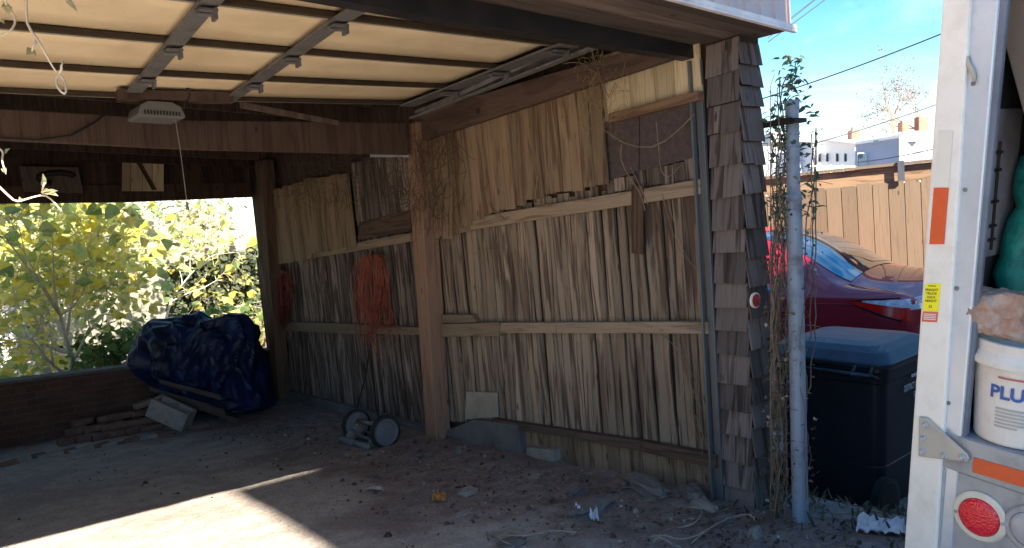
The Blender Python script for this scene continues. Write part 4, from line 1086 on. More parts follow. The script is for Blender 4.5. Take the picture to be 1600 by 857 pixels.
# crumpled white paper by the bin
def crumple(name, pix, mat, label, cat, lift=.01, amp=.02, seed=1, n=14, group=None):
    P = [G(*p) for p in pix]; mb = MB()
    for j in range(n + 1):
        for i in range(n + 1):
            u, v = i / n, j / n
            p = P[0] * (1 - u) * (1 - v) + P[1] * u * (1 - v) + P[2] * u * v + P[3] * (1 - u) * v
            e = noise.noise(Vector((u * 3 + seed, v * 3, seed))) * .25
            p = p + (P[1] - P[0]) * e * .3 * math.sin(math.pi * v)
            z = gz(p.x, p.y) + lift + amp * abs(noise.noise(Vector((u * 4, v * 4, seed * 3.1)))) * 2.2 + amp * .6 * noise.noise(Vector((u * 11, v * 11, seed)))
            mb.v.append(Vector((p.x, p.y, z)))
    for j in range(n):
        for i in range(n): k = j * (n + 1) + i; mb.face((k, k + 1, k + n + 2, k + n + 1))
    o = mb.build(name, mat); s_ = o.modifiers.new('s', 'SOLIDIFY'); s_.thickness = .002
    return tag(o, label, cat, group)
PAPER = simple('dirty white paper', (.62, .62, .66), .8, var=.12, scale=20)
crumple('crumpled_tissue', ((1338, 836), (1418, 842), (1412, 818), (1342, 820)), PAPER, 'crumpled white paper lying in weeds at the foot of the trash can', 'paper', amp=.035)

# ------------------------------------------------------------------ red sedan
def make_car():
    C0 = Dp(1430, 470, 5.75)                       # near rear corner at lamp height
    hd = Vector((-0.50, 0.80, 0)).normalized()
    # heading in picture: to the left and away
    h_cam = Vector(ROT[:, 0]) * (-math.cos(math.radians(46))) + Vector(ROT[:, 2]) * math.sin(math.radians(46)); h_cam.z = 0
    hd = h_cam.normalized(); lt = Vector((0, 0, 1)).cross(hd)   # left side of the car
    root = thing('parked_car', 'dark red sedan parked in front of the tan board fence', 'car', C0)
    # stations: x from the tail (0) forward; half width, belt z, sill z, roof z, half width of the roof
    L = [ # x,  zlow, zbelt, wb,  ztop, wt
        (-.02, .45, .78, .62, .86, .52), (.03, .32, .92, .78, .99, .66), (.16, .26, .95, .86, 1.03, .72), (.40, .24, .96, .90, 1.06, .70), (.62, .23, .96, .915, 1.085, .68),
        (.85, .22, .96, .92, 1.25, .63), (1.15, .22, .955, .925, 1.42, .60), (1.5, .22, .95, .925, 1.49, .58), (1.9, .22, .94, .925, 1.49, .575), (2.4, .22, .935, .925, 1.455, .575),
        (2.8, .22, .93, .92, 1.42, .57), (3.15, .22, .93, .915, 1.28, .60), (3.5, .22, .92, .91, 1.10, .66), (3.75, .22, .92, .90, 1.0, .70), (4.1, .24, .86, .87, .93, .66), (4.45, .28, .74, .78, .80, .5), (4.62, .4, .6, .6, .64, .4)]
    zg = gz(C0.x + hd.x * 1.5, C0.y + hd.y * 1.5)
    zoff = C0.z - .94
    org = C0 - lt * 0.82; org = Vector((org.x, org.y, zoff))
    def P(x, y, z): return org + hd * x + lt * y + Vector((0, 0, z))
    mb = MB(); rings = []
    for x, zl, zb, wb, zt, wt in L:
        r = [(0, zl), (wb * .8, zl), (wb * .96, zl + .06), (wb * 1.0, zl + (zb - zl) * .45), (wb * .99, zl + (zb - zl) * .75), (wb * .95, zb), (wb * .93, zb + .012),
             (wb * .93 + (wt - wb * .93) * .55, zb + (zt - zb) * .62), (wt, zt - .06), (wt * .8, zt - .02), (wt * .4, zt + .024), (0, zt + .04)]
        ring = [P(x, a, b) for a, b in r] + [P(x, -a, b) for a, b in r[-2:0:-1]]
        rings.append(ring)
    m = len(rings[0]); loft(mb, rings)
    RED = NM('metallic dark red paint', .35, .5); RED.col((.30, .010, .028)); RED.b.inputs['Metallic'].default_value = .25
    RED.b.inputs['Coat Weight'].default_value = 1.0; RED.b.inputs['Coat Roughness'].default_value = .03
    body = mb.build('body', RED.m, root, smooth=True, fixn=True)
    ss = body.modifiers.new('s', 'SUBSURF'); ss.levels = 2; ss.render_levels = 2
    dg = bpy.context.evaluated_depsgraph_get(); dg.update()
    bv = BVHTree.FromObject(body, dg)
    mwi = body.matrix_world.copy()
    def on(p, d, off=.004):
        """drop point p along d onto the bodywork"""
        w = Vector(d).normalized(); inv = mwi.inverted()
        h, nn, _, _ = bv.ray_cast(inv @ Vector(p), w)
        if h is None: return None
        h = mwi @ h; return h - w * off
    def patch(loopfn, nu, nv, d, name, mat, off=.004, th=.006, par=None):
        mb = MB(); ok = []
        for j in range(nv + 1):
            for i in range(nu + 1):
                q = on(loopfn(i / nu, j / nv), d, off); ok.append(q is not None); mb.v.append(q if q is not None else Vector((0, 0, 0)))
        for j in range(nv):
            for i in range(nu):
                k = j * (nu + 1) + i; f_ = (k, k + 1, k + nu + 2, k + nu + 1)
                if all(ok[a] for a in f_): mb.face(f_)
        used = sorted({i for f_ in mb.f for i in f_}); mp = {a: b for b, a in enumerate(used)}
        mb.v = [mb.v[i] for i in used]; mb.f = [tuple(mp[i] for i in f_) for f_ in mb.f]
        if not mb.f: return None
        o = mb.build(name, mat, par or root, smooth=True); return o
    GL = NM('sky reflecting car glass', .03, 1.0); GL.col((.02, .03, .045)); GL.b.inputs['Coat Weight'].default_value = 1; GL.b.inputs['IOR'].default_value = 2.2; GL = GL.m
    gr0 = simple('dark shut line', (.02, .002, .003), .8)
    def bil(a, b, c, d): return lambda u, v: (Vector(a) * (1 - u) + Vector(b) * u) * (1 - v) + (Vector(d) * (1 - u) + Vector(c) * u) * v
    # rear window, dropped straight down on the deck
    patch(bil(P(.56, -.60, 3), P(.56, .60, 3), P(1.42, .50, 3), P(1.42, -.50, 3)), 16, 12, (0, 0, -1), 'rear_window', GL, .005)
    for s_ in (1, -1):
        patch(bil(P(1.15, s_ * 3, 1.0), P(1.95, s_ * 3, .99), P(1.95, s_ * 3, 1.37), P(1.45, s_ * 3, 1.33)), 10, 6, -lt * s_, 'side_window', GL, .005)
        patch(bil(P(2.02, s_ * 3, .99), P(3.1, s_ * 3, .98), P(2.75, s_ * 3, 1.36), P(2.02, s_ * 3, 1.37)), 10, 6, -lt * s_, 'side_window', GL, .005)
        # lamp: pointed forward end, chrome strip above a red body
        RL = simple('red lamp plastic', (.62, .008, .006), .15, .6, var=.2, scale=12); RL2 = RL
        patch(bil(P(.50, s_ * 3, .925), P(-.01, s_ * 3, .74), P(-.01, s_ * 3, .88), P(.50, s_ * 3, .93)), 14, 5, -lt * s_, 'tail_lamp', RL, .005)
        patch(bil(P(.38, s_ * 3, .922), P(.0, s_ * 3, .860), P(.0, s_ * 3, .94), P(.38, s_ * 3, .934)), 12, 3, -lt * s_, 'tail_lamp', simple('clear lamp plastic', (.55, .58, .66), .12, .8, var=.35, scale=30), .007)
        for xs in (.80, 3.75):
            mb = MB(); mb.lathe(P(xs, s_ * .93, .33), lt * -s_, [(0, .0), (.2, .0), (.22, .01), (.30, .0), (.33, .03), (.33, .2), (.2, .22)], 32); mb.build('wheel', TYRE, root)
    mb = MB(); pts = [on(P(x, 3, z), -lt, .004) for x, z in ((.0, .735), (.12, .775), (.25, .82), (.38, .875), (.50, .925), (.38, .938), (.25, .945), (.12, .948), (.0, .945))]
    mb.tube([p for p in pts if p], .006, 5); mb.build('lamp_gap', gr0, root)
    # lamp pieces on the tail face
    patch(bil(P(-2, .82, .72), P(-2, .35, .76), P(-2, .35, .84), P(-2, .82, .85)), 8, 4, hd, 'tail_lamp', simple('red lamp plastic', (.33, .01, .012), .15, .6, var=.2), .005)
    patch(bil(P(-2, .80, .855), P(-2, .40, .855), P(-2, .40, .89), P(-2, .80, .895)), 8, 2, hd, 'tail_lamp', simple('clear lamp plastic', (.55, .58, .66), .12, .8, var=.35), .006)
    # fuel flap: a fine outline groove
    gr = simple('shut line', (.03, .002, .004), .8); mb = MB(); pts = []
    for i in range(33):
        a = 2 * math.pi * i / 32; cx_, cz_ = math.cos(a), math.sin(a); k = 1 / max(abs(cx_), abs(cz_)) ** .75
        q = on(P(.98 + .095 * cx_ * k, 3, .80 + .085 * cz_ * k), -lt, .001)
        if q: pts.append(q)
    mb.tube(pts, .003, 5, cap=False); mb.build('fuel_flap_gap', gr, root)
    mb = MB(); pts = [on(P(x, 3, .905 - .01 * (x - .4)), -lt, .0005) for x in np.linspace(.45, 1.9, 24)]
    mb.tube([p for p in pts if p], .004, 6); mb.build('shoulder_crease', RED.m, root, smooth=True)
    mb = MB(); pts = [on(P(x, y, 3), (0, 0, -1), .001) for x, y in ((.06, .66), (.2, .70), (.4, .71), (.56, .66))]
    mb.tube([p for p in pts if p], .003, 5); mb.build('boot_gap', gr, root)
    return root
make_car()

# ------------------------------------------------------------------ tan board fence behind the car
def tan_fence():
    A, B = Dp(1190, 281, 8.0), Dp(1452, 254, 7.45)
    A0 = A + (A - B) * 0.8; B0 = B + (B - A) * 1.0
    root = thing('board_fence', 'tan vertical board fence with dark top rails behind the red car', 'fence', (A + B) / 2 - Vector((0, 0, 2)))
    d = (B0 - A0); Lh = d.length; u = d.normalized(); uh = Vector((u.x, u.y, 0)).normalized(); n = Vector((0, 0, 1)).cross(uh)
    if n.dot(Vector(CAM) - A) < 0: n = -n           # n faces the camera
    zof = lambda s_: Vector((0, 0, -.0))
    mb = MB(); s_ = 0.0; r = random.Random(5)
    while s_ < Lh:
        w = .140; a = A0 + u * s_; b_ = A0 + u * (s_ + w); top = -.155 + r.uniform(-.008, .008)
        z0 = -2.1; p = [a + Vector((0, 0, z0)), b_ + Vector((0, 0, z0)), b_ + Vector((0, 0, top)), a + Vector((0, 0, top))]
        # dog-ear tops
        q = [p[0], p[1], p[2] - Vector((0, 0, .02)), p[2] - u * .02, p[3] + u * .02, p[3] - Vector((0, 0, .02))]
        mb.prism(q, -n, .018, r.random()); s_ += w + .006
    mb.build('boards', FENCEW, root, fixn=True)
    mb = MB(); q = -n * .022; mb.hexa(A0 + q + Vector((0, 0, -2.1)), B0 + q + Vector((0, 0, -2.1)), B0 + q + Vector((0, 0, -.19)), A0 + q + Vector((0, 0, -.19)), -n, .01); mb.build('backing', DARKW, root, fixn=True)  # dark sheet added so the gaps between the boards look dark
    mb = MB(); mb.hexa(A0 + n * -.02 + Vector((0, 0, -.17)), B0 + n * -.02 + Vector((0, 0, -.17)), B0 + n * -.02, A0 + n * -.02, -n, .03)
    # v along the rail
    mb.uv = [[(b_, a) for a, b_ in q] if q else None for q in mb.uv]
    mb.build('rail', FENCED, root, fixn=True)
    mb = MB(); mb.hexa(A0 + n * .03 + Vector((0, 0, .002)), B0 + n * .03 + Vector((0, 0, .002)), B0 + n * .03 + Vector((0, 0, .03)), A0 + n * .03 + Vector((0, 0, .03)), -n, .12)
    mb.uv = [[(b_, a) for a, b_ in q] if q else None for q in mb.uv]
    mb.build('cap_rail', FENCEW, root, fixn=True)
    for px in (1407,):
        p = Dp(px, 258, 7.52); mb = MB(); mb.box(p + Vector((0, 0, -.06)) + n * .02, .06, .02, .20, (u, n, Vector((0, 0, 1))), .4); mb.build('post', simple('blue grey post', (.05, .055, .075), .7), root)
tan_fence()

# ------------------------------------------------------------------ houses beyond
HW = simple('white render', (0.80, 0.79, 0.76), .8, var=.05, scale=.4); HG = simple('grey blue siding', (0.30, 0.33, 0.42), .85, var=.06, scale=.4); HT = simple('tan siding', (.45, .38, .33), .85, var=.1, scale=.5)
def hp(x, y, d): return Dp(x, y, d)
def facade(root, quad, mat, thick, name='wall'):
    mb = MB(); n = (quad[1] - quad[0]).cross(quad[3] - quad[0]).normalized()
    if n.dot(Vector(CAM) - quad[0]) > 0: n = -n
    mb.hexa(*quad, n, thick); return mb.build(name, mat, root, fixn=True)
def win(root, x0, x1, y0, y1, d, fr=1.5, frame=None):
    q = [hp(x0, y1, d), hp(x1, y1, d), hp(x1, y0, d), hp(x0, y0, d)]; w = facade(root, q, frame or HW, .05, 'window')
    q = [hp(x0 + fr, y1 - fr, d - .12), hp(x1 - fr, y1 - fr, d - .12), hp(x1 - fr, y0 + fr, d - .12), hp(x0 + fr, y0 + fr, d - .12)]; facade(w, q, GLASSD, .06, 'pane')
H1 = thing('white_rowhouse', 'white flat-roofed rowhouse with four narrow windows and a rear balcony', 'house', hp(1300, 300, 60))
facade(H1, [hp(1270, 300, 64), hp(1336, 290, 60), hp(1336, 222, 60), hp(1270, 214, 64)], HW, 8)
facade(H1, [hp(1180, 310, 66), hp(1269, 300, 63), hp(1269, 226, 63), hp(1180, 212, 66)], simple('shaded white wing', (.62, .64, .68), .8, var=.05), 8)  # shade of the wing is put into its dimmer white
facade(H1, [hp(1262, 216, 62.5), hp(1338, 225, 59.5), hp(1338, 219, 59.5), hp(1262, 211, 62.5)], simple('pink white cornice', (.8, .72, .70), .7), .6, 'cornice')
facade(H1, [hp(1240, 300, 63.4), hp(1254, 300, 63.3), hp(1254, 226, 63.3), hp(1240, 224, 63.4)], HG, .3, 'wall')
facade(H1, [hp(1205, 222, 60), hp(1268, 222, 60), hp(1268, 207, 60), hp(1205, 206, 60)], simple('grey gable', (.45, .45, .47), .8), 2, 'dormer')
for x in (1278, 1290, 1305.5, 1318.5): win(H1, x, x + 6, 239, 254, 59.9 + (1336 - x) * .055)
mb = MB(); 
for x in range(1268, 1336, 3): mb.tube([hp(x, 275, 56), hp(x, 260, 56)], .035, 4)
mb.tube([hp(1266, 260, 56), hp(1337, 261, 56)], .07, 4); mb.tube([hp(1266, 275, 56), hp(1337, 276, 56)], .12, 4)
for x in (1276, 1297, 1316): mb.tube([hp(x, 290, 56), hp(x, 258, 56)], .10, 4)
mb.build('balcony_railing', WHITEP, H1)
H2 = thing('grey_rowhouse', 'grey sided rowhouse with white trim next to the white rowhouse', 'house', hp(1370, 300, 58))
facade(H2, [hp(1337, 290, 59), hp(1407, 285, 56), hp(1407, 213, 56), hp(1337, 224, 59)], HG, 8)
facade(H2, [hp(1337, 226, 58.8), hp(1407, 215, 55.8), hp(1407, 211, 55.8), hp(1337, 222, 58.8)], WHITEP, .3, 'cornice')
facade(H2, [hp(1405, 290, 55.7), hp(1409, 290, 55.6), hp(1409, 213, 55.6), hp(1405, 214, 55.7)], WHITEP, .2, 'downspout')
facade(H2, [hp(1409, 290, 57), hp(1440, 280, 57), hp(1440, 215, 57), hp(1409, 218, 57)], simple('shaded grey wing', (.20, .22, .28), .85), 6)  # darkened copy of the siding colour, with the shade painted in
facade(H2, [hp(1412, 221, 56.4), hp(1438, 220, 56.4), hp(1438, 205, 56.4), hp(1412, 206, 56.4)], WHITEP, 1.2, 'roof_box')
win(H2, 1340, 1354, 239, 261, 58.2, 1.5, simple('pale blue frame', (.45, .55, .66), .6))
facade(H2, [hp(1365, 226, 57), hp(1372, 225, 57), hp(1372, 219, 57), hp(1365, 220, 57)], GLASSD, .1, 'vent')
for x in (1366, 1384, 1399):
    facade(H2, [hp(x, 214 - (x - 1366) * .1, 57.5), hp(x + 9, 213 - (x - 1366) * .1, 57.5), hp(x + 9, 210 - (x - 1366) * .1, 57.5), hp(x, 211 - (x - 1366) * .1, 57.5)], WHITEP, .5, 'roof_hatch')
H3 = thing('brown_house', 'brown house with two brick chimneys at the right of the grey rowhouse', 'house', hp(1460, 300, 62))
facade(H3, [hp(1436, 300, 62), hp(1520, 290, 60), hp(1520, 205, 60), hp(1436, 205, 62)], HT, 8)
for r_, (x0, x1, y0, y1, d) in zip((H1, H3, H3), ((1331, 1344, 203, 224, 61), (1410, 1420, 190, 210, 66), (1436, 1450, 182, 208, 66))):
    facade(r_, [hp(x0, y1, d), hp(x1, y1, d), hp(x1, y0, d), hp(x0, y0, d)], simple('red chimney brick', (.34, .15, .11), .9, var=.2), .8, 'chimney')
facade(H1, [hp(1333, 203, 61.2), hp(1342, 203, 61.2), hp(1342, 198, 61.2), hp(1333, 198, 61.2)], HT, .5, 'chimney_pot')
# wires
WIRE = simple('black cable', (.03, .03, .035), .6, var=0)
def wire(a, b_, rad, label, sag=.3, mid=None):
    pts = []; 
    for i in range(13):
        t_ = i / 12; p = a.lerp(b_, t_); p.z -= sag * 4 * t_ * (1 - t_); pts.append(p)
    mb = MB(); mb.tube(pts, rad, 5); tag(mb.build('overhead_wire', WIRE), label, 'wire')
wire(Dp(1200, 66, 12), Dp(1345, -42, 12), .009, 'lowest of the three black wires crossing the top of the sky', 0)
wire(Dp(1200, 56, 12), Dp(1330, -45, 12), .007, 'middle one of the three black wires crossing the top of the sky', 0)
wire(Dp(1200, 60, 12.3), Dp(1320, -38, 12.3), .006, 'thinnest uppermost of the three wires crossing the top of the sky', 0)
wire(Dp(1180, 158, 14), Dp(1520, 33, 12), .012, 'single black wire slanting alone across the blue sky', .05)
wire(Dp(1270, 225, 40), Dp(1500, 150, 40), .03, 'thin wire slanting just above the white rowhouse chimney', .1)
wire(Dp(1340, 254, 50), Dp(1480, 228, 40), .03, 'thin wire passing in front of the grey house wall', .1)

# ------------------------------------------------------------------ plants
def branchy(mb, p, d, L, r0_, depth, rng, tips, spread=.6, curve=.35, grav=0.0, seg=5, nseg=5, kids=(2, 3)):
    pts = [p.copy()]; rr = [r0_]; q = p.copy(); dd = d.normalized()
    for i in range(nseg):
        dd = (dd + Vector((rng.gauss(0, 1), rng.gauss(0, 1), rng.gauss(0, 1))) * curve * .35 + Vector((0, 0, grav))).normalized()
        q = q + dd * L / nseg; pts.append(q.copy()); rr.append(r0_ * (1 - .55 * (i + 1) / nseg))
        if depth > 0 and i >= 1 and rng.random() < .6:
            nd = (dd + Vector((rng.gauss(0, 1), rng.gauss(0, 1), rng.gauss(0, 1))) * spread).normalized()
            branchy(mb, q, nd, L * rng.uniform(.45, .7), rr[-1] * .7, depth - 1, rng, tips, spread, curve, grav, seg, nseg, kids)
        tips.append((q.copy(), dd.copy()))
    mb.tube(pts, rr, seg, cap=False)
    if depth > 0:
        for _ in range(rng.randint(*kids)):
            nd = (dd + Vector((rng.gauss(0, 1), rng.gauss(0, 1), rng.gauss(0, 1))) * spread).normalized()
            branchy(mb, q, nd, L * rng.uniform(.5, .75), rr[-1] * .8, depth - 1, rng, tips, spread, curve, grav, seg, nseg, kids)
def leaves_at(mb, tips, n, size, rng, tone, jit=.12, flat=.5, droop=.3):
    for _ in range(n):
        p, d = rng.choice(tips); q = p + Vector((rng.gauss(0, jit), rng.gauss(0, jit), rng.gauss(0, jit)))
        dr_ = Vector((rng.gauss(0, 1), rng.gauss(0, 1), rng.gauss(0, .6) - droop)).normalized()
        nn = Vector((rng.gauss(0, .7), rng.gauss(0, .7) - .4, 1.0 * flat + abs(rng.gauss(0, .6)))).normalized()
        if abs(dr_.dot(nn)) > .95: continue
        s_ = size * rng.choice([.4, .6, .8, 1.0, 1.3]) * rng.uniform(.85, 1.15); mb.leaf(q, dr_, nn, s_, s_ * rng.uniform(.75, 1.0), tone(rng))
rg = random.Random(42)
def GB(x, y): p = G(x, y); return p
# big-leaved tree behind the open back wall
def tree(name, base, dirs, L, r_, depth, leafm, nleaf, size, label, seed, tone, jit=.15, cat='tree', bark=TWIG, spread=.6, group=None, droop=.3, lo=.3):
    rng = random.Random(seed); root = thing(name, label, cat, base, group); mb = MB(); tips = []
    for d in dirs:
        branchy(mb, Vector(base), Vector(d), L, r_, depth, rng, tips, spread, .45)
    mb.build('branches', bark, root, smooth=True)
    ml = MB(); tt = [t_ for t_ in tips if t_[0].z > base[2] + lo] or tips
    leaves_at(ml, tt, nleaf, size, rng, tone, jit, droop=droop); ml.build('foliage', leafm, root); return root
ytone = lambda r: min(1, max(0, r.choice([.15, .3, .55, .7, .8, .9]) + r.gauss(0, .08)))
gtone = lambda r: min(1, max(0, r.gauss(.5, .22)))
tree('leafy_tree', (0.9, 11.6, -1.1), ((-.3, 0, 1), (.05, -.2, 1), (.35, .1, .9)), 1.7, .05, 4, LEAFY, 1900, .165, 'spreading tree with large yellow and green leaves at the left of the back opening', 1, ytone, .2, lo=1.65)
tree('leafy_tree', (2.05, 12.0, -1.1), ((-.3, .1, 1), (.1, -.1, 1), (.3, 0, .9)), 1.55, .035, 3, LEAFY, 1700, .135, 'tree with pale bare branches and small yellow leaves, right part of the back opening', 5, lambda r: min(1, max(0, r.choice([.2, .5, .75, .9]) + r.gauss(0, .08))), .2)
tree('leafy_shrub', (1.75, 10.6, -1.15), ((-.5, 0, .9), (.1, -.1, 1), (.6, .1, .9), (.0, .2, 1)), .75, .015, 2, LEAFG, 700, .13, 'low green shrub with drooping leaves just behind the brick wall', 9, gtone, .12, 'shrub')
tree('leafy_shrub', (2.55, 11.0, -1.15), ((-.4, 0, .9), (.1, -.1, 1), (.5, .1, .9)), .8, .015, 2, LEAFG, 600, .11, 'bushy green shrub left of the ivy wall behind the blue tarp', 12, gtone, .15, 'shrub')
tree('leafy_tree', (-.4, 12.6, -1.1), ((-.2, 0, 1), (.25, 0, 1)), 1.9, .045, 3, LEAFY, 800, .15, 'leafy tree at the far left edge of the opening in yellow green leaf', 15, ytone, .2, lo=1.7)
tree('pale_tree', (1.6, 14.5, -1.1), ((-.3, 0, 1), (.3, 0, 1), (0, .2, 1)), 2.2, .05, 3, LEAFP, 5200, .12, 'pale thin-leaved tree farther back in the yard behind the yellow trees', 19, lambda r: min(1, max(0, r.gauss(.6, .2))), .4)
# buildings of the back yard
def bkq(x0, x1, y0, y1, Y): return [hit(x0, y1, (0, 1, 0), Y), hit(x1, y1, (0, 1, 0), Y), hit(x1, y0, (0, 1, 0), Y), hit(x0, y0, (0, 1, 0), Y)]
B1 = thing('white_shed', 'bright white shed wall low at the far left behind the leaves', 'shed', hit(10, 560, (0, 1, 0), 17.5))
facade(B1, bkq(-120, 27, 500, 575, 17.5), WHITEP, 2.0)
mb = MB(); q = bkq(-125, 30, 492, 500, 17.4); mb.hexa(*q, Vector((0, 1, 0)), 2.2); mb.build('roof', HG, B1, fixn=True)
B2 = thing('rear_house', 'grey blue house with salmon brick side and a white window sill behind the garden', 'house', hit(100, 560, (0, 1, 0), 19.5))
facade(B2, bkq(28, 72, 380, 545, 19.5), simple('blue grey paint', (.16, .20, .30), .8, var=.1), 2.0)
facade(B2, bkq(285, 368, 330, 540, 19.6), BRICKF, 3.0)
facade(B2, bkq(73, 284, 340, 540, 19.55), simple('weathered stucco', (.20, .19, .14), .85, var=.15), 3.0)
w_ = facade(B2, bkq(36, 58, 478, 502, 19.4), GLASSD, .05, 'window'); facade(w_, bkq(33, 63, 502, 507, 19.3), WHITEP, .2, 'sill')
w_ = facade(B2, bkq(150, 185, 360, 410, 19.4), GLASSD, .05, 'window'); facade(w_, bkq(146, 190, 410, 415, 19.3), WHITEP, .2, 'sill')
UP = thing('utility_pole', 'white metal pole with a black box beside the salmon brick house', 'pole', hit(371, 440, (0, 1, 0), 17))
mb = MB(); mb.tube([hit(373, 470, (0, 1, 0), 17), hit(364, 250, (0, 1, 0), 17)], .07, 10); mb.build('pole', simple('white metal', (.72, .74, .78), .4), UP, smooth=True)
mb = MB(); q = bkq(355, 369, 384, 404, 16.8); mb.hexa(*q, Vector((0, 1, 0)), .25); mb.build('meter_box', BLACKM, UP, fixn=True)
# ivy covered wall at the right of the opening
IW = thing('ivy_wall', 'tan board wall overgrown with dark ivy behind the blue tarp', 'wall', hit(350, 500, (0, 1, 0), 12.8))
facade(IW, [hit(262, 560, (0, 1, 0), 13.4), hit(470, 575, (0, 1, 0), 12.6), hit(470, 385, (0, 1, 0), 12.6), hit(262, 430, (0, 1, 0), 13.4)], FENCEW, .1)
ml = MB(); rng = random.Random(8)
for _ in range(2600):
    x = rng.uniform(262, 440); top = 430 - (x - 262) * .22 - 8; v = abs(rng.gauss(0, .42)); y = top + v * 110 + rng.uniform(-8, 6)
    if y > 540: continue
    p = hit(x, y, (0, 1, 0), 13.3 - (x - 262) * .004 - rng.uniform(0, .22))
    ml.leaf(p, Vector((rng.gauss(0, 1), -.3, rng.gauss(-.4, 1))).normalized(), Vector((rng.gauss(0, .5), -1, .4)).normalized(), rng.uniform(.06, .12), rng.uniform(.05, .09), min(1, abs(rng.gauss(.2, .35))))
ml.build('ivy', IVYM, IW)
# yard weeds under the trees
# bare tree far off, over the rooftops
def bare_tree(base, L, r_, seed, label, tonec, nl):
    rng = random.Random(seed); root = thing('bare_tree', label, 'tree', base); mb = MB(); tips = []
    branchy(mb, Vector(base), Vector((.05, 0, 1)), L, r_, 5, rng, tips, .5, .25, .02, 3, 4, (3, 3))
    mb.build('trunk', simple('pinkish bark', (.26, .17, .13), .9), root)
    ml = MB(); leaves_at(ml, tips, nl * 2, .14, rng, lambda r: r.uniform(.2, .7), .35); ml.build('crown', DRYL, root)
bare_tree(Dp(1398, 262, 80), 5.0, .30, 4, 'bare pinkish tree standing over the roofs of the grey rowhouse', None, 500)
bare_tree(Dp(1446, 262, 82), 4.4, .28, 12, 'bare pinkish tree half hidden by the truck post behind the chimneys', None, 500)
# leafy vine on the pipe and the strip between pipe and shingles
def vine_pipe():
    rng = random.Random(31); root = thing('climbing_vine', 'tangled vine climbing between the shingled corner and the grey pipe', 'vine', PP(1222, 812))
    mb = MB(); ml = MB(); md = MB()
    for k in range(30):
        x = rng.choice([rng.uniform(1203, 1226), rng.uniform(1203, 1226), rng.uniform(1254, 1268)]); y = 830; d = pdp + rng.uniform(-.03, .14); pts = []
        top = rng.choice([110, 150, 200, 300, 420, 520]) if x < 1240 else rng.choice([200, 500, 560, 620])
        while y > top:
            pts.append(Dp(x, y, d)); y -= rng.uniform(14, 26); x += rng.gauss(0, 4)
            x = min(1230, max(1204, x)) if x < 1240 else min(1275, max(1250, x)); d += rng.gauss(0, .012)
        if len(pts) > 2: mb.tube(pts, rng.uniform(.0014, .0032), 4, cap=False)
        for p in pts:
            if rng.random() < .5:
                yy = p.z
                tgt = ml if p.z > 1.28 else md
                for _ in range(rng.randint(1, 2)):
                    tgt.leaf(p + Vector((rng.gauss(0, .02), rng.gauss(0, .02), rng.gauss(0, .03))), Vector((rng.gauss(0, 1), rng.gauss(0, 1), rng.gauss(0, .6))).normalized(), Vector((rng.gauss(0, 1), rng.gauss(0, 1), 1)).normalized(), rng.uniform(.02, .04) if tgt is ml else rng.uniform(.012, .026), rng.uniform(.012, .02), rng.random())
    for _ in range(300):                          # leafy upper part
        yy = rng.uniform(85, 340); x = rng.gauss(1222, 11) if rng.random() < .7 else rng.uniform(1240, 1275)
        if yy < 150: x = rng.gauss(1238, 10)
        p = Dp(x, yy, pdp + rng.uniform(-.05, .2))
        ml.leaf(p, Vector((rng.gauss(0, 1), rng.gauss(0, 1), rng.gauss(0, .5))).normalized(), Vector((rng.gauss(0, .6), rng.gauss(0, .6), 1)).normalized(), rng.uniform(.03, .06), rng.uniform(.014, .026), rng.random())
    for _ in range(120):
        x, y = rng.gauss(1215, 7), rng.uniform(230, 825); P = []; a = rng.uniform(0, 6.3)
        for i in range(6): P.append(Dp(min(x, 1232), y, pdp + rng.uniform(-.03, .1))); a += rng.gauss(0, .9); x += math.cos(a) * 5; y += math.sin(a) * 9
        mb.tube(P, rng.uniform(.001, .0022), 4, cap=False)
    for _ in range(26):
        x0_, y0_ = rng.uniform(1215, 1250), rng.uniform(100, 760); a = rng.uniform(-1, 1); L = rng.uniform(15, 60)
        mb.tube([Dp(x0_ + L * .5 * t_ * (1 + a * t_) * (1 if rng.random() < 2 else 1), y0_ - L * .6 * t_ + L * .5 * t_ * t_, pdp - .04 * t_) for t_ in np.linspace(0, 1, 6)], .0013, 4, cap=False)
    mb.build('stems', TWIGD, root); ml.build('leaves', VINEL, root); md.build('dry_leaves', DRYL, root)
vine_pipe()
# sunlit vine hanging at the top left, near the camera
def hang(name, lines, depth, label, leaves, rad=.0035, mat=TWIGL):
    root = thing(name, label, 'vine', Dp(*lines[0][0], depth)); mb = MB()
    for i, l in enumerate(lines):
        P = [Dp(x, y, depth + .02 * math.sin(j * 1.3 + i)) for j, (x, y) in enumerate(l)]
        # smooth the traced line
        Q = []
        for a, b_ in zip(P, P[1:]): Q += [a, a.lerp(b_, .5)]
        Q.append(P[-1]); S = [Q[0]] + [(Q[j - 1] + Q[j] * 2 + Q[j + 1]) / 4 for j in range(1, len(Q) - 1)] + [Q[-1]]
        mb = MB(); mb.tube(S, [rad * (1 - .5 * j / len(S)) for j in range(len(S))], 6); mb.build('stem', mat, root, smooth=True)
    rng = random.Random(2)
    for x, y, dx, dy, s_ in leaves:
        p = Dp(x, y, depth); q = Dp(x + dx, y + dy, depth - .01); d = q - p
        ml = MB(); ml.leaf(p, d.normalized(), Vector((rng.gauss(0, .3), -1, .6)).normalized(), d.length, d.length * s_, rng.uniform(.5, .95)); ml.build('leaf', LEAFP, root)
    return root
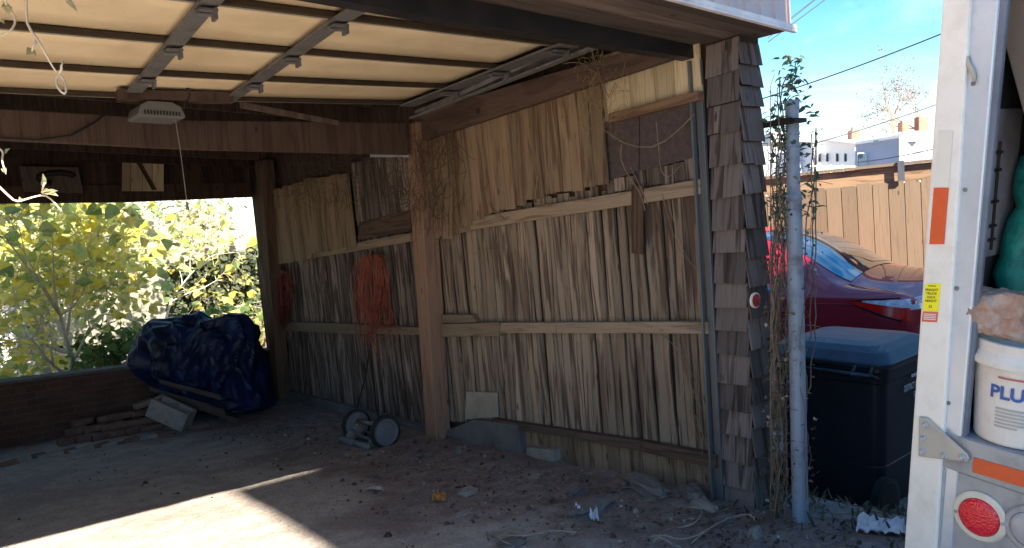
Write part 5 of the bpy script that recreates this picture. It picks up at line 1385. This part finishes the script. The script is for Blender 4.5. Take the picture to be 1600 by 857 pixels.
hang('hanging_vine', [[(40, -60), (41, 0), (41, 40), (58, 60), (70, 82), (82, 105), (92, 117)], [(92, 117), (87, 125), (90, 138), (102, 150), (104, 138), (100, 124), (92, 117)], [(92, 117), (97, 108), (95, 104), (99, 97)], [(58, 62), (52, 74), (50, 80)],
     [(8, -60), (5, 0), (14, 14), (24, 26), (24, 38), (16, 50), (2, 57), (-20, 60)], [(110, -40), (104, 0), (118, 14)]], 2.05, 'pale sunlit vine tendrils dangling at the upper left corner',
     [(50, 76, -8, 10, .9), (48, 80, 8, 6, .7), (8, 8, 6, 14, .8), (2, 10, 12, -2, .8), (104, 0, 16, 16, .35), (0, 30, 6, 6, .6)], .0042)
hang('hanging_vine', [[(-20, 225), (0, 232), (6, 240), (2, 250), (8, 268)], [(-20, 280), (0, 292), (22, 316), (34, 314), (52, 308), (72, 304), (86, 318), (96, 330)], [(68, 304), (66, 296), (70, 286)]], 2.1, 'pale vine tendrils with small leaves at the left edge by the back opening',
     [(66, 292, 3, -20, .5), (64, 300, 14, -3, .5), (70, 302, 20, 2, .5), (72, 303, 16, -6, .5), (34, 316, -4, -8, .8), (8, 240, 6, -8, .6), (5, 262, 4, 10, .5)], .0035)

# ------------------------------------------------------------------ cords hanging on the wall
def cord(cx_, top, bot, wpx, X, n, seed, label, mat, rad=.004, tail=None):
    rng = random.Random(seed); root = thing('extension_cord', label, 'cord', F(cx_, top, X)); mb = MB()
    for i in range(n):
        w = wpx * rng.choice([.25, .4, .55, .75, .95]) * rng.uniform(.8, 1.1); h = (bot - top) * rng.uniform(.55, 1.2); xo = rng.gauss(0, wpx * .16); pts = []; sk = rng.gauss(0, .3)
        ph = rng.uniform(-.1, .1)
        for j in range(26):
            a = 2 * math.pi * j / 25; v = (1 - math.cos(a)) / 2
            ww = w * (math.sin(a)) * (1 - .15 * v)
            x = cx_ + xo * (1 - v) + ww + sk * v * wpx; y = top + rng.uniform(0, 1.5) + h * v
            x += 6.5 * noise.noise(Vector((i * 3.7, j * .22, seed))) ; y += 2.5 * noise.noise(Vector((i * 1.7, j * .25, seed + 5)))
            pts.append(F(x, y, X - .02 - .05 * rng.uniform(.5, 1) * math.sin(math.pi * (1 - v)) * .6 - .01 * math.sin(a * 2)))
        mb.tube(pts, rad, 6, cap=False)
    mb.build('cord_loops', mat, root, smooth=True)
    if tail:
        mb = MB(); 
        for t_ in tail:
            P = [F(x, y, X - .03) for x, y in t_]; Q = []
            for a, b_ in zip(P, P[1:]): Q += [a, a.lerp(b_, .5)]
            Q.append(P[-1]); S = [Q[0]] + [(Q[j - 1] + Q[j] * 2 + Q[j + 1]) / 4 for j in range(1, len(Q) - 1)] + [Q[-1]]
            mb.tube(S, rad, 6)
        mb.build('loose_loop', mat, root, smooth=True)
    mb = MB(); mb.tube([F(cx_, top - 3, X + .04), F(cx_, top + 2, X - .07), F(cx_, top - 5, X - .09)], .006, 6); mb.build('hook', BLACKM, root)
ORC = simple('orange cord', (0.25, 0.052, 0.03), .6, var=.3, scale=5); ORD = simple('dark red cord', (0.13, 0.022, 0.015), .7, var=.3)
cord(582, 397, 520, 27, XW - .05, 24, 4, 'thick bundle of orange extension cord hanging on the plank wall above the mower', ORC, .0034,
     [[(585, 480), (588, 520), (582, 540), (590, 562), (600, 578)], [(600, 460), (612, 480), (615, 510), (608, 525), (590, 528), (580, 518)], [(606, 470), (618, 500), (625, 530), (612, 545), (592, 548)], [(570, 470), (578, 520), (590, 545), (594, 570)], [(600, 470), (592, 490), (596, 512), (610, 512), (612, 492), (604, 478)]])
cord(444, 422, 500, 15, XW - .06, 18, 9, 'smaller dark red cord bundle hanging in the shade next to the rear jamb', ORD, .0036)
# ------------------------------------------------------------------ reel mower
def mower():
    W1 = G(601, 697); root = thing('reel_mower', 'old push reel mower with grey disc wheels leaning by the concrete footing', 'lawn mower', W1)
    MG = metalic('dusty grey metal', (.13, .135, .15), .6, (.15, .13, .11), .5, .2, 20); MC = simple('cream cast metal', (.20, .17, .14), .7, var=.25)
    c1 = Dp(602, 675, float(ROT.T[2] @ (np.array(W1) - CAM)) - .0)
    d1 = float(ROT.T[2] @ (np.array(c1) - CAM)); R_ = 26 * d1 / FPX
    c2 = Dp(557, 664, d1 + .38)
    axl = (c2 - c1).normalized()
    for s_, c in ((-1, c1), (1, c2)):
        a = -axl if s_ < 0 else axl
        mb = MB(); mb.lathe(c - a * .02, a, [(R_ * .82, 0), (R_ * .97, .0), (R_, .008), (R_, .032), (R_ * .97, .04), (R_ * .80, .04)], 40, cap=False); wl = mb.build('wheel', TYRE, root)
        mb = MB(); mb.lathe(c - a * .02, a, [(R_ * .82, .006), (R_ * .82, .036), (R_ * .62, .030), (R_ * .58, .034), (R_ * .2, .036), (R_ * .18, .046), (0, .046)], 40); mb.build('hub_cap', MG, wl)
    mb = MB(); mid = (c1 + c2) / 2; fwd = Vector((0, 0, 1)).cross(axl).normalized()
    if fwd.dot(Vector(CAM) - mid) < 0: fwd = -fwd    # towards the camera
    up = Vector((0, 0, 1))
    def Mp(a, f_, z): return c1.lerp(c2, a) + fwd * f_ + up * z
    mb.tube([Mp(.08, 0, .04), Mp(.92, 0, .04)], .016, 8); mb.build('axle_bar', MC, root, smooth=True)
    mb = MB()
    for b_ in range(5):                            # helical reel blades
        for i in range(10):
            a0, a1 = i / 10, (i + 1) / 10; t0 = b_ * 2 * math.pi / 5 + a0 * 1.4; t1 = b_ * 2 * math.pi / 5 + a1 * 1.4; r = .07
            k = len(mb.v)
            for a, t_ in ((a0, t0), (a1, t1)):
                for rr in (r, r - .02): mb.v.append(Mp(.12 + a * .76, .02 + rr * math.cos(t_), -.02 + rr * math.sin(t_)))
            mb.face((k, k + 2, k + 3, k + 1))
    o = mb.build('reel_blades', MG, root); s_ = o.modifiers.new('s', 'SOLIDIFY'); s_.thickness = .003
    for a in (.1, .9):
        mb = MB(); mb.prism([Mp(a, -.02, .07), Mp(a, .12, -.05), Mp(a, .13, -.10), Mp(a, .02, -.10), Mp(a, -.06, -.03)], axl, .012); mb.build('side_plate', MC, root, fixn=True)
    for a0, a1 in ((.02, .48), (.52, .98)):
        mb = MB(); mb.tube([Mp(a0, .15, -.085), Mp(a1, .15, -.085)], .028, 12); mb.build('ground_roller', MG, root, smooth=True)
    h1, h2 = Mp(.12, .0, .0), Mp(.88, .0, .0)
    g = F(577, 548, XW - .10)
    mb = MB(); mb.tube([h2, F(557, 640, XW - .3), F(571, 590, XW - .18), g], .007, 8); mb.tube([h1, F(588, 640, XW - .3), F(583, 592, XW - .18), g], .007, 8)
    mb.build('handle', BLACKM, root, smooth=True)
mower()
# ------------------------------------------------------------------ blue tarp heap
def tarp():
    c = BK(322, 655, -.50); c.z = gz(c.x, c.y)
    dpt = float(ROT.T[2] @ (np.array(BK(322, 600, -.45)) - CAM))
    sil_t = [(214, 566), (211, 545), (222, 522), (240, 500), (262, 491), (285, 494), (302, 491), (318, 487), (330, 497), (345, 499), (362, 490), (384, 491), (398, 503), (404, 525), (410, 556), (418, 600), (424, 640)]
    bm = MB(); nu, nv = 110, 70
    cen = Dp(318, 585, dpt)
    def rad_at(a):
        # silhouette radius in pixels at angle a (0 = right, counter-clockwise up)
        best = None; dx, dy = math.cos(a), -math.sin(a)
        poly = sil_t + [(400, 642), (340, 640), (300, 622), (262, 600), (232, 585)]
        r = 30
        for (x0, y0), (x1, y1) in zip(poly, poly[1:] + poly[:1]):
            ex, ey = x1 - x0, y1 - y0; den = dx * ey - dy * ex
            if abs(den) < 1e-9: continue
            t_ = ((x0 - 318) * ey - (y0 - 585) * ex) / den; s_ = ((x0 - 318) * dy - (y0 - 585) * dx) / den
            if t_ > 0 and -.001 <= s_ <= 1.001: r = max(r, t_)
        return r
    rads = [rad_at(2 * math.pi * i / nu) for i in range(nu)]
    n = 0
    RX_, UY = Vector(ROT[:, 0]), -Vector(ROT[:, 1]); FZ = -Vector(ROT[:, 2])
    for j in range(nv + 1):
        v = -.5 * math.pi + math.pi * j / nv            # back to front
        for i in range(nu):
            a = 2 * math.pi * i / nu; k = dpt / FPX
            cr_ = math.cos(v) ** .75; dep = math.sin(v)
            q = Vector((math.cos(a) * cr_, math.sin(a) * cr_, dep))
            # sharp folds: ridged noise, running roughly downhill
            f1 = 1 - abs(noise.noise(Vector((q.x * 2.4 + q.y * .8, q.y * 1.2, q.z * 1.9 + 3)))) * 3.2
            f2 = 1 - abs(noise.noise(Vector((q.x * 5.0 - q.y * 2.2, q.y * 2.0, q.z * 4.2 + 9)))) * 3.0
            f3 = noise.noise(q * 11)
            vd1 = noise.voronoi(q * 2.6 + Vector((4, 1, 7)))[0]; vd2 = noise.voronoi(q * 5.5)[0]
            disp = .13 * f1 + .06 * f2 + .004 * f3 + .05 * noise.noise(q * 1.5) + .05 * (vd1[0] - .4)
            p = cen + (RX_ * q.x + UY * q.y) * rads[i] * k * (1.0 + disp * (.25 + .75 * abs(dep)) - .04) + FZ * (dep * .42 * (1 + disp * 1.7) * (1.0 + (.25 if q.y < 0 else 0) * -q.y))
            if p.z < gz(p.x, p.y) + .005: p.z = gz(p.x, p.y) + .005
            bm.v.append(p)
    for j in range(nv):
        for i in range(nu):
            i2 = (i + 1) % nu; bm.face((j * nu + i, j * nu + i2, (j + 1) * nu + i2, (j + 1) * nu + i))
    TM = NM('blue tarp plastic', .5, .35); cc = TM.coord(); f = TM.noise(cc, 3.5, 6, .65, .6)
    TM.col(TM.ramp(f, [(.35, (.003, .006, .02)), (.55, (.005, .013, .06)), (.75, (.009, .026, .12))])); TM.bump(TM.noise(cc, 10, 4, .5, 1.2), .25, .03)
    tag(bm.build('tarp_heap', TM.m, smooth=False), 'big crumpled dark blue tarp thrown over a heap beside the rear jamb', 'tarp')
tarp()
# ------------------------------------------------------------------ cinder block, bricks, rubble
def cinder():
    b = G(292, 668); root = thing('cinder_block', 'grey two-hole cinder block tipped on end below the blue tarp', 'cinder block', b)
    Bq = G(283, 676); v = G(324, 660) - Bq; v.z = 0; v.normalize()
    u = Vector((-v.y, v.x, 0)) * -1
    if u.dot(Vector(NF)) > 0: u = -u                # towards the viewer
    u = (u * math.cos(.5) + Vector((0, 0, -1)) * math.sin(.5)).normalized(); n = v.cross(u).normalized()
    if n.z < 0: n = -n
    Lb, Wb, Hb = .40, .20, .19
    O_ = Bq + n * .19
    mb = MB(); t_ = .032
    # walls of the block: long sides, ends, middle web; block extends from Bq back along -u, across v, thickness n down
    def bx(u0, u1, v0, v1): mb.hexa(O_ - u * u0 + v * v0, O_ - u * u0 + v * v1, O_ - u * u1 + v * v1, O_ - u * u1 + v * v0, -n, Hb)
    bx(0, Lb, 0, t_); bx(0, Lb, Wb - t_, Wb); bx(0, t_, t_, Wb - t_); bx(Lb - t_, Lb, t_, Wb - t_); bx(Lb / 2 - t_ / 2, Lb / 2 + t_ / 2, t_, Wb - t_)
    mb.build('block', CMU, root, fixn=True, bevel=.004)
cinder()
blab = ['loose dusty brick at the top of the small stack', 'reddish brick laid flat on the short brick stack']
def brick(px, py, rot, tilt, lift, label, seed, mat=BRK, s=(.20, .095, .06), group='loose bricks along the back wall', dy=0):
    g = G(px, py + 8); c = Vector((g.x, g.y, gz(g.x, g.y) + lift + s[2] / 2)); 
    X = Vector((math.cos(rot), math.sin(rot), math.sin(tilt))).normalized(); Y = Vector((0, 0, 1)).cross(X).normalized(); Z = X.cross(Y)
    rng = random.Random(seed); mb = MB(); mb.box(c, *s, (X, Y, Z), rng.random())
    for v in mb.v: v += Vector((rng.gauss(0, .004), rng.gauss(0, .004), rng.gauss(0, .003)))
    o = mb.build('loose_brick', mat, bevel=.006, fixn=True); return tag(o, label, 'brick', group)
k = 0
for row, (y, lift, xs) in enumerate(((676, 0, (108, 134, 160, 186, 212, 238)), (672, .062, (122, 150, 178, 206, 232)), (668, .124, (130, 172, 196, 222)))):
    for x in xs:
        k += 1; pos = ('bottom', 'middle', 'top')[row]; nth = ('first', 'second', 'third', 'fourth', 'fifth', 'sixth')[xs.index(x)]
        brick(x, y - (x - 170) * .16, .1 + rnd.uniform(-.25, .25), 0, lift + .0, f'dusty brick in the {pos} layer of the wall pile, {nth} from the left', k)
brick(228, 655, .2, .12, .20, 'pale reddish brick lying tilted on top of the brick pile beside the cinder block', 40, simple('pale brick', (.30, .20, .155), .95, var=.2))
for i, (x, y) in enumerate(((8, 728), (30, 722), (52, 716), (80, 713), (101, 709), (128, 705), (152, 700), (176, 695), (200, 691), (226, 686), (252, 680))):
    nth = ('first', 'second', 'third', 'fourth', 'fifth', 'sixth', 'seventh', 'eighth', 'ninth', 'tenth', 'eleventh')[i]
    brick(x, y - 8, .12 + rnd.uniform(-.12, .12), 0, -.03, f'flat half-buried brick of the floor edging row, {nth} from the left', 50 + i, CMU if i % 2 else BRK, group='brick edging on the garage floor')
# boards and sticks under the tarp
for i, (a, b_) in enumerate((((235, 612), (330, 640)), ((250, 600), (345, 625)), ((265, 622), (352, 648)), ((285, 632), (372, 662)))):
    g = float(ROT.T[2] @ (np.array(G(300, 668)) - CAM)); A, B = Dp(*a, g + .2), Dp(*b_, g + .05)
    mb = MB(); u = (B - A).normalized(); mb.hexa(A, A + Vector((0, 0, .05)), B + Vector((0, 0, .05)), B, Vector((0, 1, 0)), .02, .3)
    tag(mb.build('scrap_board', SOFFW, fixn=True), ('uppermost thin board sticking out under the tarp', 'dark scrap board just above the cinder block', 'short scrap board right of the cinder block holes', 'lowest scrap board under the blue tarp near the floor')[(1, 0, 2, 3)[i]], 'board', 'scrap boards under the tarp')
# pale block and stones along the foot of the wall
p0_, p1_, p2_, p3_ = [F(x, y, XW - .05) for x, y in ((823, 722), (866, 728), (865, 704), (822, 699))]
mb = MB(); mb.hexa(p0_, p1_, p2_, p3_, (1, 0, 0), .07); tag(mb.build('pale_block', PALEST, bevel=.004, fixn=True), 'pale rectangular block leaning on the foot of the plank wall', 'block')
for i, (x, y, sx, sy, sz, m_, lab) in enumerate((
    (925, 795, .15, .075, .035, STONE, 'flat grey slab lying in the dirt near the white scraps'),
    (1012, 765, .17, .06, .05, STONE, 'long grey stone against the wall foot, left of the end stones'),
    (1082, 775, .10, .05, .045, STONE, 'squarish grey stone close to the track post'),
    (1096, 788, .13, .04, .028, PALEST, 'long pale stone beside the foot of the track post'),
    (904, 768, .05, .04, .03, STONE, 'small rounded stone left of the dark hollow'),
    (965, 760, .07, .05, .035, BRK, 'broken reddish stone next to the dark hollow by the wall'),
    (732, 768, .065, .05, .022, PALEST, 'pale pointed stone flake in the middle of the dirt'),
    (668, 710, .035, .03, .025, STONE, 'small stone at the foot of the support post'),
    (650, 718, .03, .025, .02, STONE, 'tiny grey stone left of the support post foot'),
    (716, 705, .03, .03, .035, STONE, 'upright stone chip right of the support post foot'),
    (800, 848, .07, .05, .02, STONE, 'flat broken stone at the bottom edge of the picture'),
    (726, 800, .05, .04, .012, PALEST, 'pale crumbled mortar patch below the stone flake'),
    (1180, 835, .03, .03, .03, PALEST, 'pale stone at the foot of the shingled corner'),
    (350, 650, .05, .04, .03, STONE, 'stone at the right of the scrap boards under the tarp'),
    (1130, 812, .05, .03, .02, STONE, 'small flat stone in front of the track post'))):
    g = G(x, y + 4); rz = rnd.uniform(-.4, .4) + (1.2 if x > 880 and i in (1, 2, 3) else 0)
    X = Vector((math.cos(rz), math.sin(rz), 0)); Y = Vector((-math.sin(rz), math.cos(rz), 0))
    rock('stone', (g.x, g.y, gz(g.x, g.y) + sz * .45), sx, sy, sz, m_, i + 3, lab, 'stone', None, (X, Y, Vector((0, 0, 1))), sub=3, amp=.35, blocky=.6)
# white scraps, leaf, stick
crumple('paper_scrap', ((896, 808), (912, 811), (908, 801), (898, 801)), PAPER, 'left of the two small white paper scraps in front of the slab', 'paper', amp=.03, seed=4, n=8)
crumple('paper_scrap', ((922, 815), (936, 817), (934, 805), (926, 806)), PAPER, 'right of the two small white paper scraps in front of the slab', 'paper', amp=.03, seed=6, n=8)
crumple('orange_rag', ((674, 786), (697, 788), (698, 777), (676, 776)), simple('orange rust scrap', (.36, .17, .05), .8, var=.4, scale=30), 'small orange brown crumpled scrap on the dirt floor', 'rag', amp=.02, seed=8, n=8)
crumple('paper_scrap', ((573, 768), (600, 770), (597, 763), (578, 763)), simple('grey paper', (.4, .36, .33), .9), 'flat greyish scrap left of the orange scrap', 'paper', amp=.008, seed=9, n=6)
# pebbles and litter over the dirt: too many to count
def litter():
    rng = random.Random(77); mb = MB()
    for _ in range(1300):
        if rng.random() < .88: x, y = rng.gauss(2.4, .4), rng.uniform(1.5, 7.5)
        else: x, y = rng.uniform(-.5, 3.0), rng.uniform(2.5, 8.8)
        if x > 2.88 or (x < 1.5 and y < 5 and rng.random() < .9): continue
        s_ = rng.choice([.004, .005, .006, .007, .009, .012, .02]) * rng.uniform(.7, 1.3); c = Vector((x, y, gz(x, y) + s_ * .25)); k = len(mb.v); t_ = rng.random()
        a0 = rng.uniform(0, 6)
        for i in range(5): a = a0 + i * 1.257; mb.v.append(c + Vector((math.cos(a) * s_ * rng.uniform(.6, 1.1), math.sin(a) * s_ * rng.uniform(.5, 1), -s_ * .3)))
        for i in range(4): a = a0 + .5 + i * 1.57; mb.v.append(c + Vector((math.cos(a) * s_ * .55, math.sin(a) * s_ * .5, s_ * rng.uniform(.2, .6))))
        mb.face((k + 5, k + 6, k + 7, k + 8), None, t_)
        for q in ((0, 1, 5), (1, 6, 5), (1, 2, 6), (2, 7, 6), (2, 3, 7), (3, 8, 7), (3, 4, 8), (4, 5, 8), (4, 0, 5)): mb.face([k + i for i in q], None, t_)
    m = NM('pebbles and chips', .95, .15); c = m.ramp(m.attr('tone'), [(0, (.06, .04, .034)), (.6, (.14, .10, .085)), (.9, (.22, .18, .155)), (1, (.42, .38, .35))]); m.col(c)
    tag(mb.build('pebbles', m.m), kind='stuff')
    ml = MB()
    for _ in range(1900):
        q = rng.random()
        if q < .45: x, y = rng.gauss(2.55, .3), rng.uniform(1.5, 4.5)
        elif q < .8: x, y = rng.uniform(2.5, 4.2), rng.uniform(1.3, 2.3)
        else: x, y = rng.uniform(0.5, 2.9), rng.uniform(3.0, 8.5)
        if XW - .06 < x < XW + .1 and y > 2.1: continue
        if x < 1.5 and y < 5.2: continue
        p = Vector((x, y, gz(x, y) + rng.uniform(.002, .012)))
        ml.leaf(p, Vector((rng.gauss(0, 1), rng.gauss(0, 1), rng.gauss(0, .25))).normalized(), Vector((rng.gauss(0, .4), rng.gauss(0, .4), 1)).normalized(), rng.uniform(.012, .04), rng.uniform(.006, .02), rng.random() ** 1.4)
    tag(ml.build('leaf_litter', DRYL), kind='stuff')
    mt = MB()
    for _ in range(150):
        x, y = (rng.gauss(2.6, .28), rng.uniform(1.55, 3.2)) if rng.random() < .75 else (rng.gauss(2.4, .3), rng.uniform(3, 6))
        if x > 2.86 and y > 2.0: continue
        a = rng.uniform(0, 6.28); L = rng.uniform(.06, .3); pts = []; p = Vector((x, y, 0))
        for i in range(6):
            a += rng.gauss(0, .35); p = p + Vector((math.cos(a), math.sin(a), 0)) * L / 5; pts.append(Vector((p.x, p.y, gz(p.x, p.y) + .006 + .02 * math.sin(i * .63) * rng.random())))
        if max(q.x for q in pts) > 2.88 and y > 2.1: continue
        mt.tube(pts, rng.uniform(.0012, .003), 4, cap=False)
    tag(mt.build('dry_twigs', TWIGD), kind='stuff')
    # weeds around the foot of the pipe and the bin
    mw = MB()
    for _ in range(260):
        x, y = rng.uniform(2.8, 4.4), rng.uniform(1.35, 2.3)
        p = Vector((x, y, gz(x, y))); mw.leaf(p, Vector((rng.gauss(0, .5), rng.gauss(0, .5), .8)).normalized(), Vector((rng.gauss(0, 1), rng.gauss(0, 1), .4)).normalized(), rng.uniform(.03, .09), rng.uniform(.008, .02), rng.random())
    tag(mw.build('weeds', IVYM), kind='stuff')
litter()
# dry vines on the wall: coils over the top of the sheathing and runners on the lower planks
def dryvines():
    rng = random.Random(14)
    root = thing('dry_vine', 'dry bare vine tendrils clinging to the upper right of the plank wall', 'vine', F(940, 200, XW - .1))
    mb = MB()
    lines = [[(925, 85), (935, 110), (945, 150), (947, 180), (940, 210)], [(1085, 178), (1060, 205), (1020, 235), (972, 225), (940, 200)], [(972, 225), (968, 250), (985, 280), (1003, 305), (1008, 330)], [(1025, 190), (1030, 240), (1032, 270), (1045, 280), (1060, 262), (1065, 258)],
             [(840, 275), (836, 310), (835, 322), (848, 318), (860, 322)], [(858, 260), (850, 300), (862, 323)], [(985, 262), (1000, 290), (1012, 320)], [(1000, 165), (960, 190), (935, 190)], [(880, 100), (905, 96), (930, 110), (950, 150)]]
    for l in lines:
        P = [F(x, y, XW - .12 - rng.uniform(0, .03)) for x, y in l]; Q = []
        for a, b_ in zip(P, P[1:]): Q += [a, a.lerp(b_, .5)]
        Q.append(P[-1]); S = [Q[0]] + [(Q[j - 1] + Q[j] * 2 + Q[j + 1]) / 4 for j in range(1, len(Q) - 1)] + [Q[-1]]
        mb = MB(); mb.tube(S, rng.uniform(.0022, .0035), 5, cap=False); mb.build('runner', TWIGD, root, smooth=True)
    mb = MB()
    for _ in range(90):
        x, y = rng.gauss(935, 20), rng.gauss(140, 40); P = []; a = rng.uniform(0, 6.3); L = rng.uniform(5, 12)
        for i in range(6): P.append(F(x, y, XW - .1 - rng.uniform(0, .03))); a += rng.gauss(0, .8); x += math.cos(a) * L * .6; y += math.sin(a) * L
        mb.tube(P, rng.uniform(.0008, .0016), 3, cap=False)
    mb.build('fine_tendril', simple('yellow green dry stems', (.26, .20, .09), .9), root)
    r2 = thing('dry_vine', 'brown tangled root vines hanging above the support post near the beam', 'vine', F(690, 230, XW - .16))
    mb = MB()
    for _ in range(150):
        x, y = rng.gauss(672, 28), rng.uniform(175, 330); P = []; a = rng.uniform(1.0, 2.2); L = rng.uniform(6, 16)
        for i in range(6): P.append(F(x, y, XW - .17 - rng.uniform(0, .04))); a += rng.gauss(0, .5); x += math.cos(a) * L * .6; y += math.sin(a) * L
        mb.tube(P, rng.uniform(.0012, .0028), 4, cap=False)
    for _ in range(140):
        x, y = rng.uniform(430, 640), rng.uniform(215, 330); P = []; a = rng.uniform(0, 6.3); L = rng.uniform(4, 10)
        for i in range(6): P.append(F(x, y, XW - .10 - rng.uniform(0, .04))); a += rng.gauss(0, .6); x += math.cos(a) * L; y += math.sin(a) * L * .7
        mb.tube(P, rng.uniform(.0015, .003), 4, cap=False)
    mb.build('runner', simple('dark brown vine', (.085, .055, .038), .9), r2)
    r3 = thing('dry_vine', 'thin pale runners trailing down the planks next to the track post', 'vine', F(1070, 700, XW - .05))
    mb = MB()
    for l in ([(1040, 310), (1060, 400), (1100, 430)], [(1075, 560), (1085, 620), (1100, 640)], [(1050, 500), (1070, 560), (1075, 620), (1085, 680)], [(1085, 640), (1095, 680), (1105, 700)], [(940, 500), (1010, 505), (1060, 540), (1085, 600)], [(1090, 590), (1080, 640), (1100, 690), (1095, 710)], [(730, 400), (800, 395), (820, 410)], [(860, 450), (870, 500), (865, 520)]):
        for _ in range(2):
            P = [F(x + rng.gauss(0, 4), y + rng.gauss(0, 4), XW - .02 - rng.uniform(0, .04)) for x, y in l]; Q = []
            for a, b_ in zip(P, P[1:]): Q += [a, a.lerp(b_, .5)]
            Q.append(P[-1]); S = [Q[0]] + [(Q[j - 1] + Q[j] * 2 + Q[j + 1]) / 4 for j in range(1, len(Q) - 1)] + [Q[-1]]
            mb = MB(); mb.tube(S, .0018, 4, cap=False); mb.build('runner', TWIGD, r3, smooth=True)
    PDV = simple('pale dry vine', (.34, .27, .21), .9)
    r4 = thing('dry_vine', 'loose pale vine loops lying on the ground before the shingled corner', 'vine', G(1100, 830)); mb = MB()
    for l in ([(1060, 825), (1085, 820), (1100, 800), (1090, 792), (1070, 795)], [(1080, 850), (1100, 830), (1140, 808), (1175, 802), (1180, 815)], [(1010, 840), (1040, 835), (1060, 845), (1090, 838), (1120, 820)], [(1020, 850), (1028, 836), (1050, 850)], [(760, 835), (820, 840), (860, 828), (900, 832)], [(770, 838), (790, 848), (800, 852)]):
        P = [G(x, y, .012 + .03 * (i % 2)) for i, (x, y) in enumerate(l)]; Q = []
        for a, b_ in zip(P, P[1:]): Q += [a, a.lerp(b_, .5)]
        Q.append(P[-1]); S = [Q[0]] + [(Q[j - 1] + Q[j] * 2 + Q[j + 1]) / 4 for j in range(1, len(Q) - 1)] + [Q[-1]]
        mb = MB(); mb.tube(S, .0035, 5); mb.build('runner', PDV, r4, smooth=True)
dryvines()
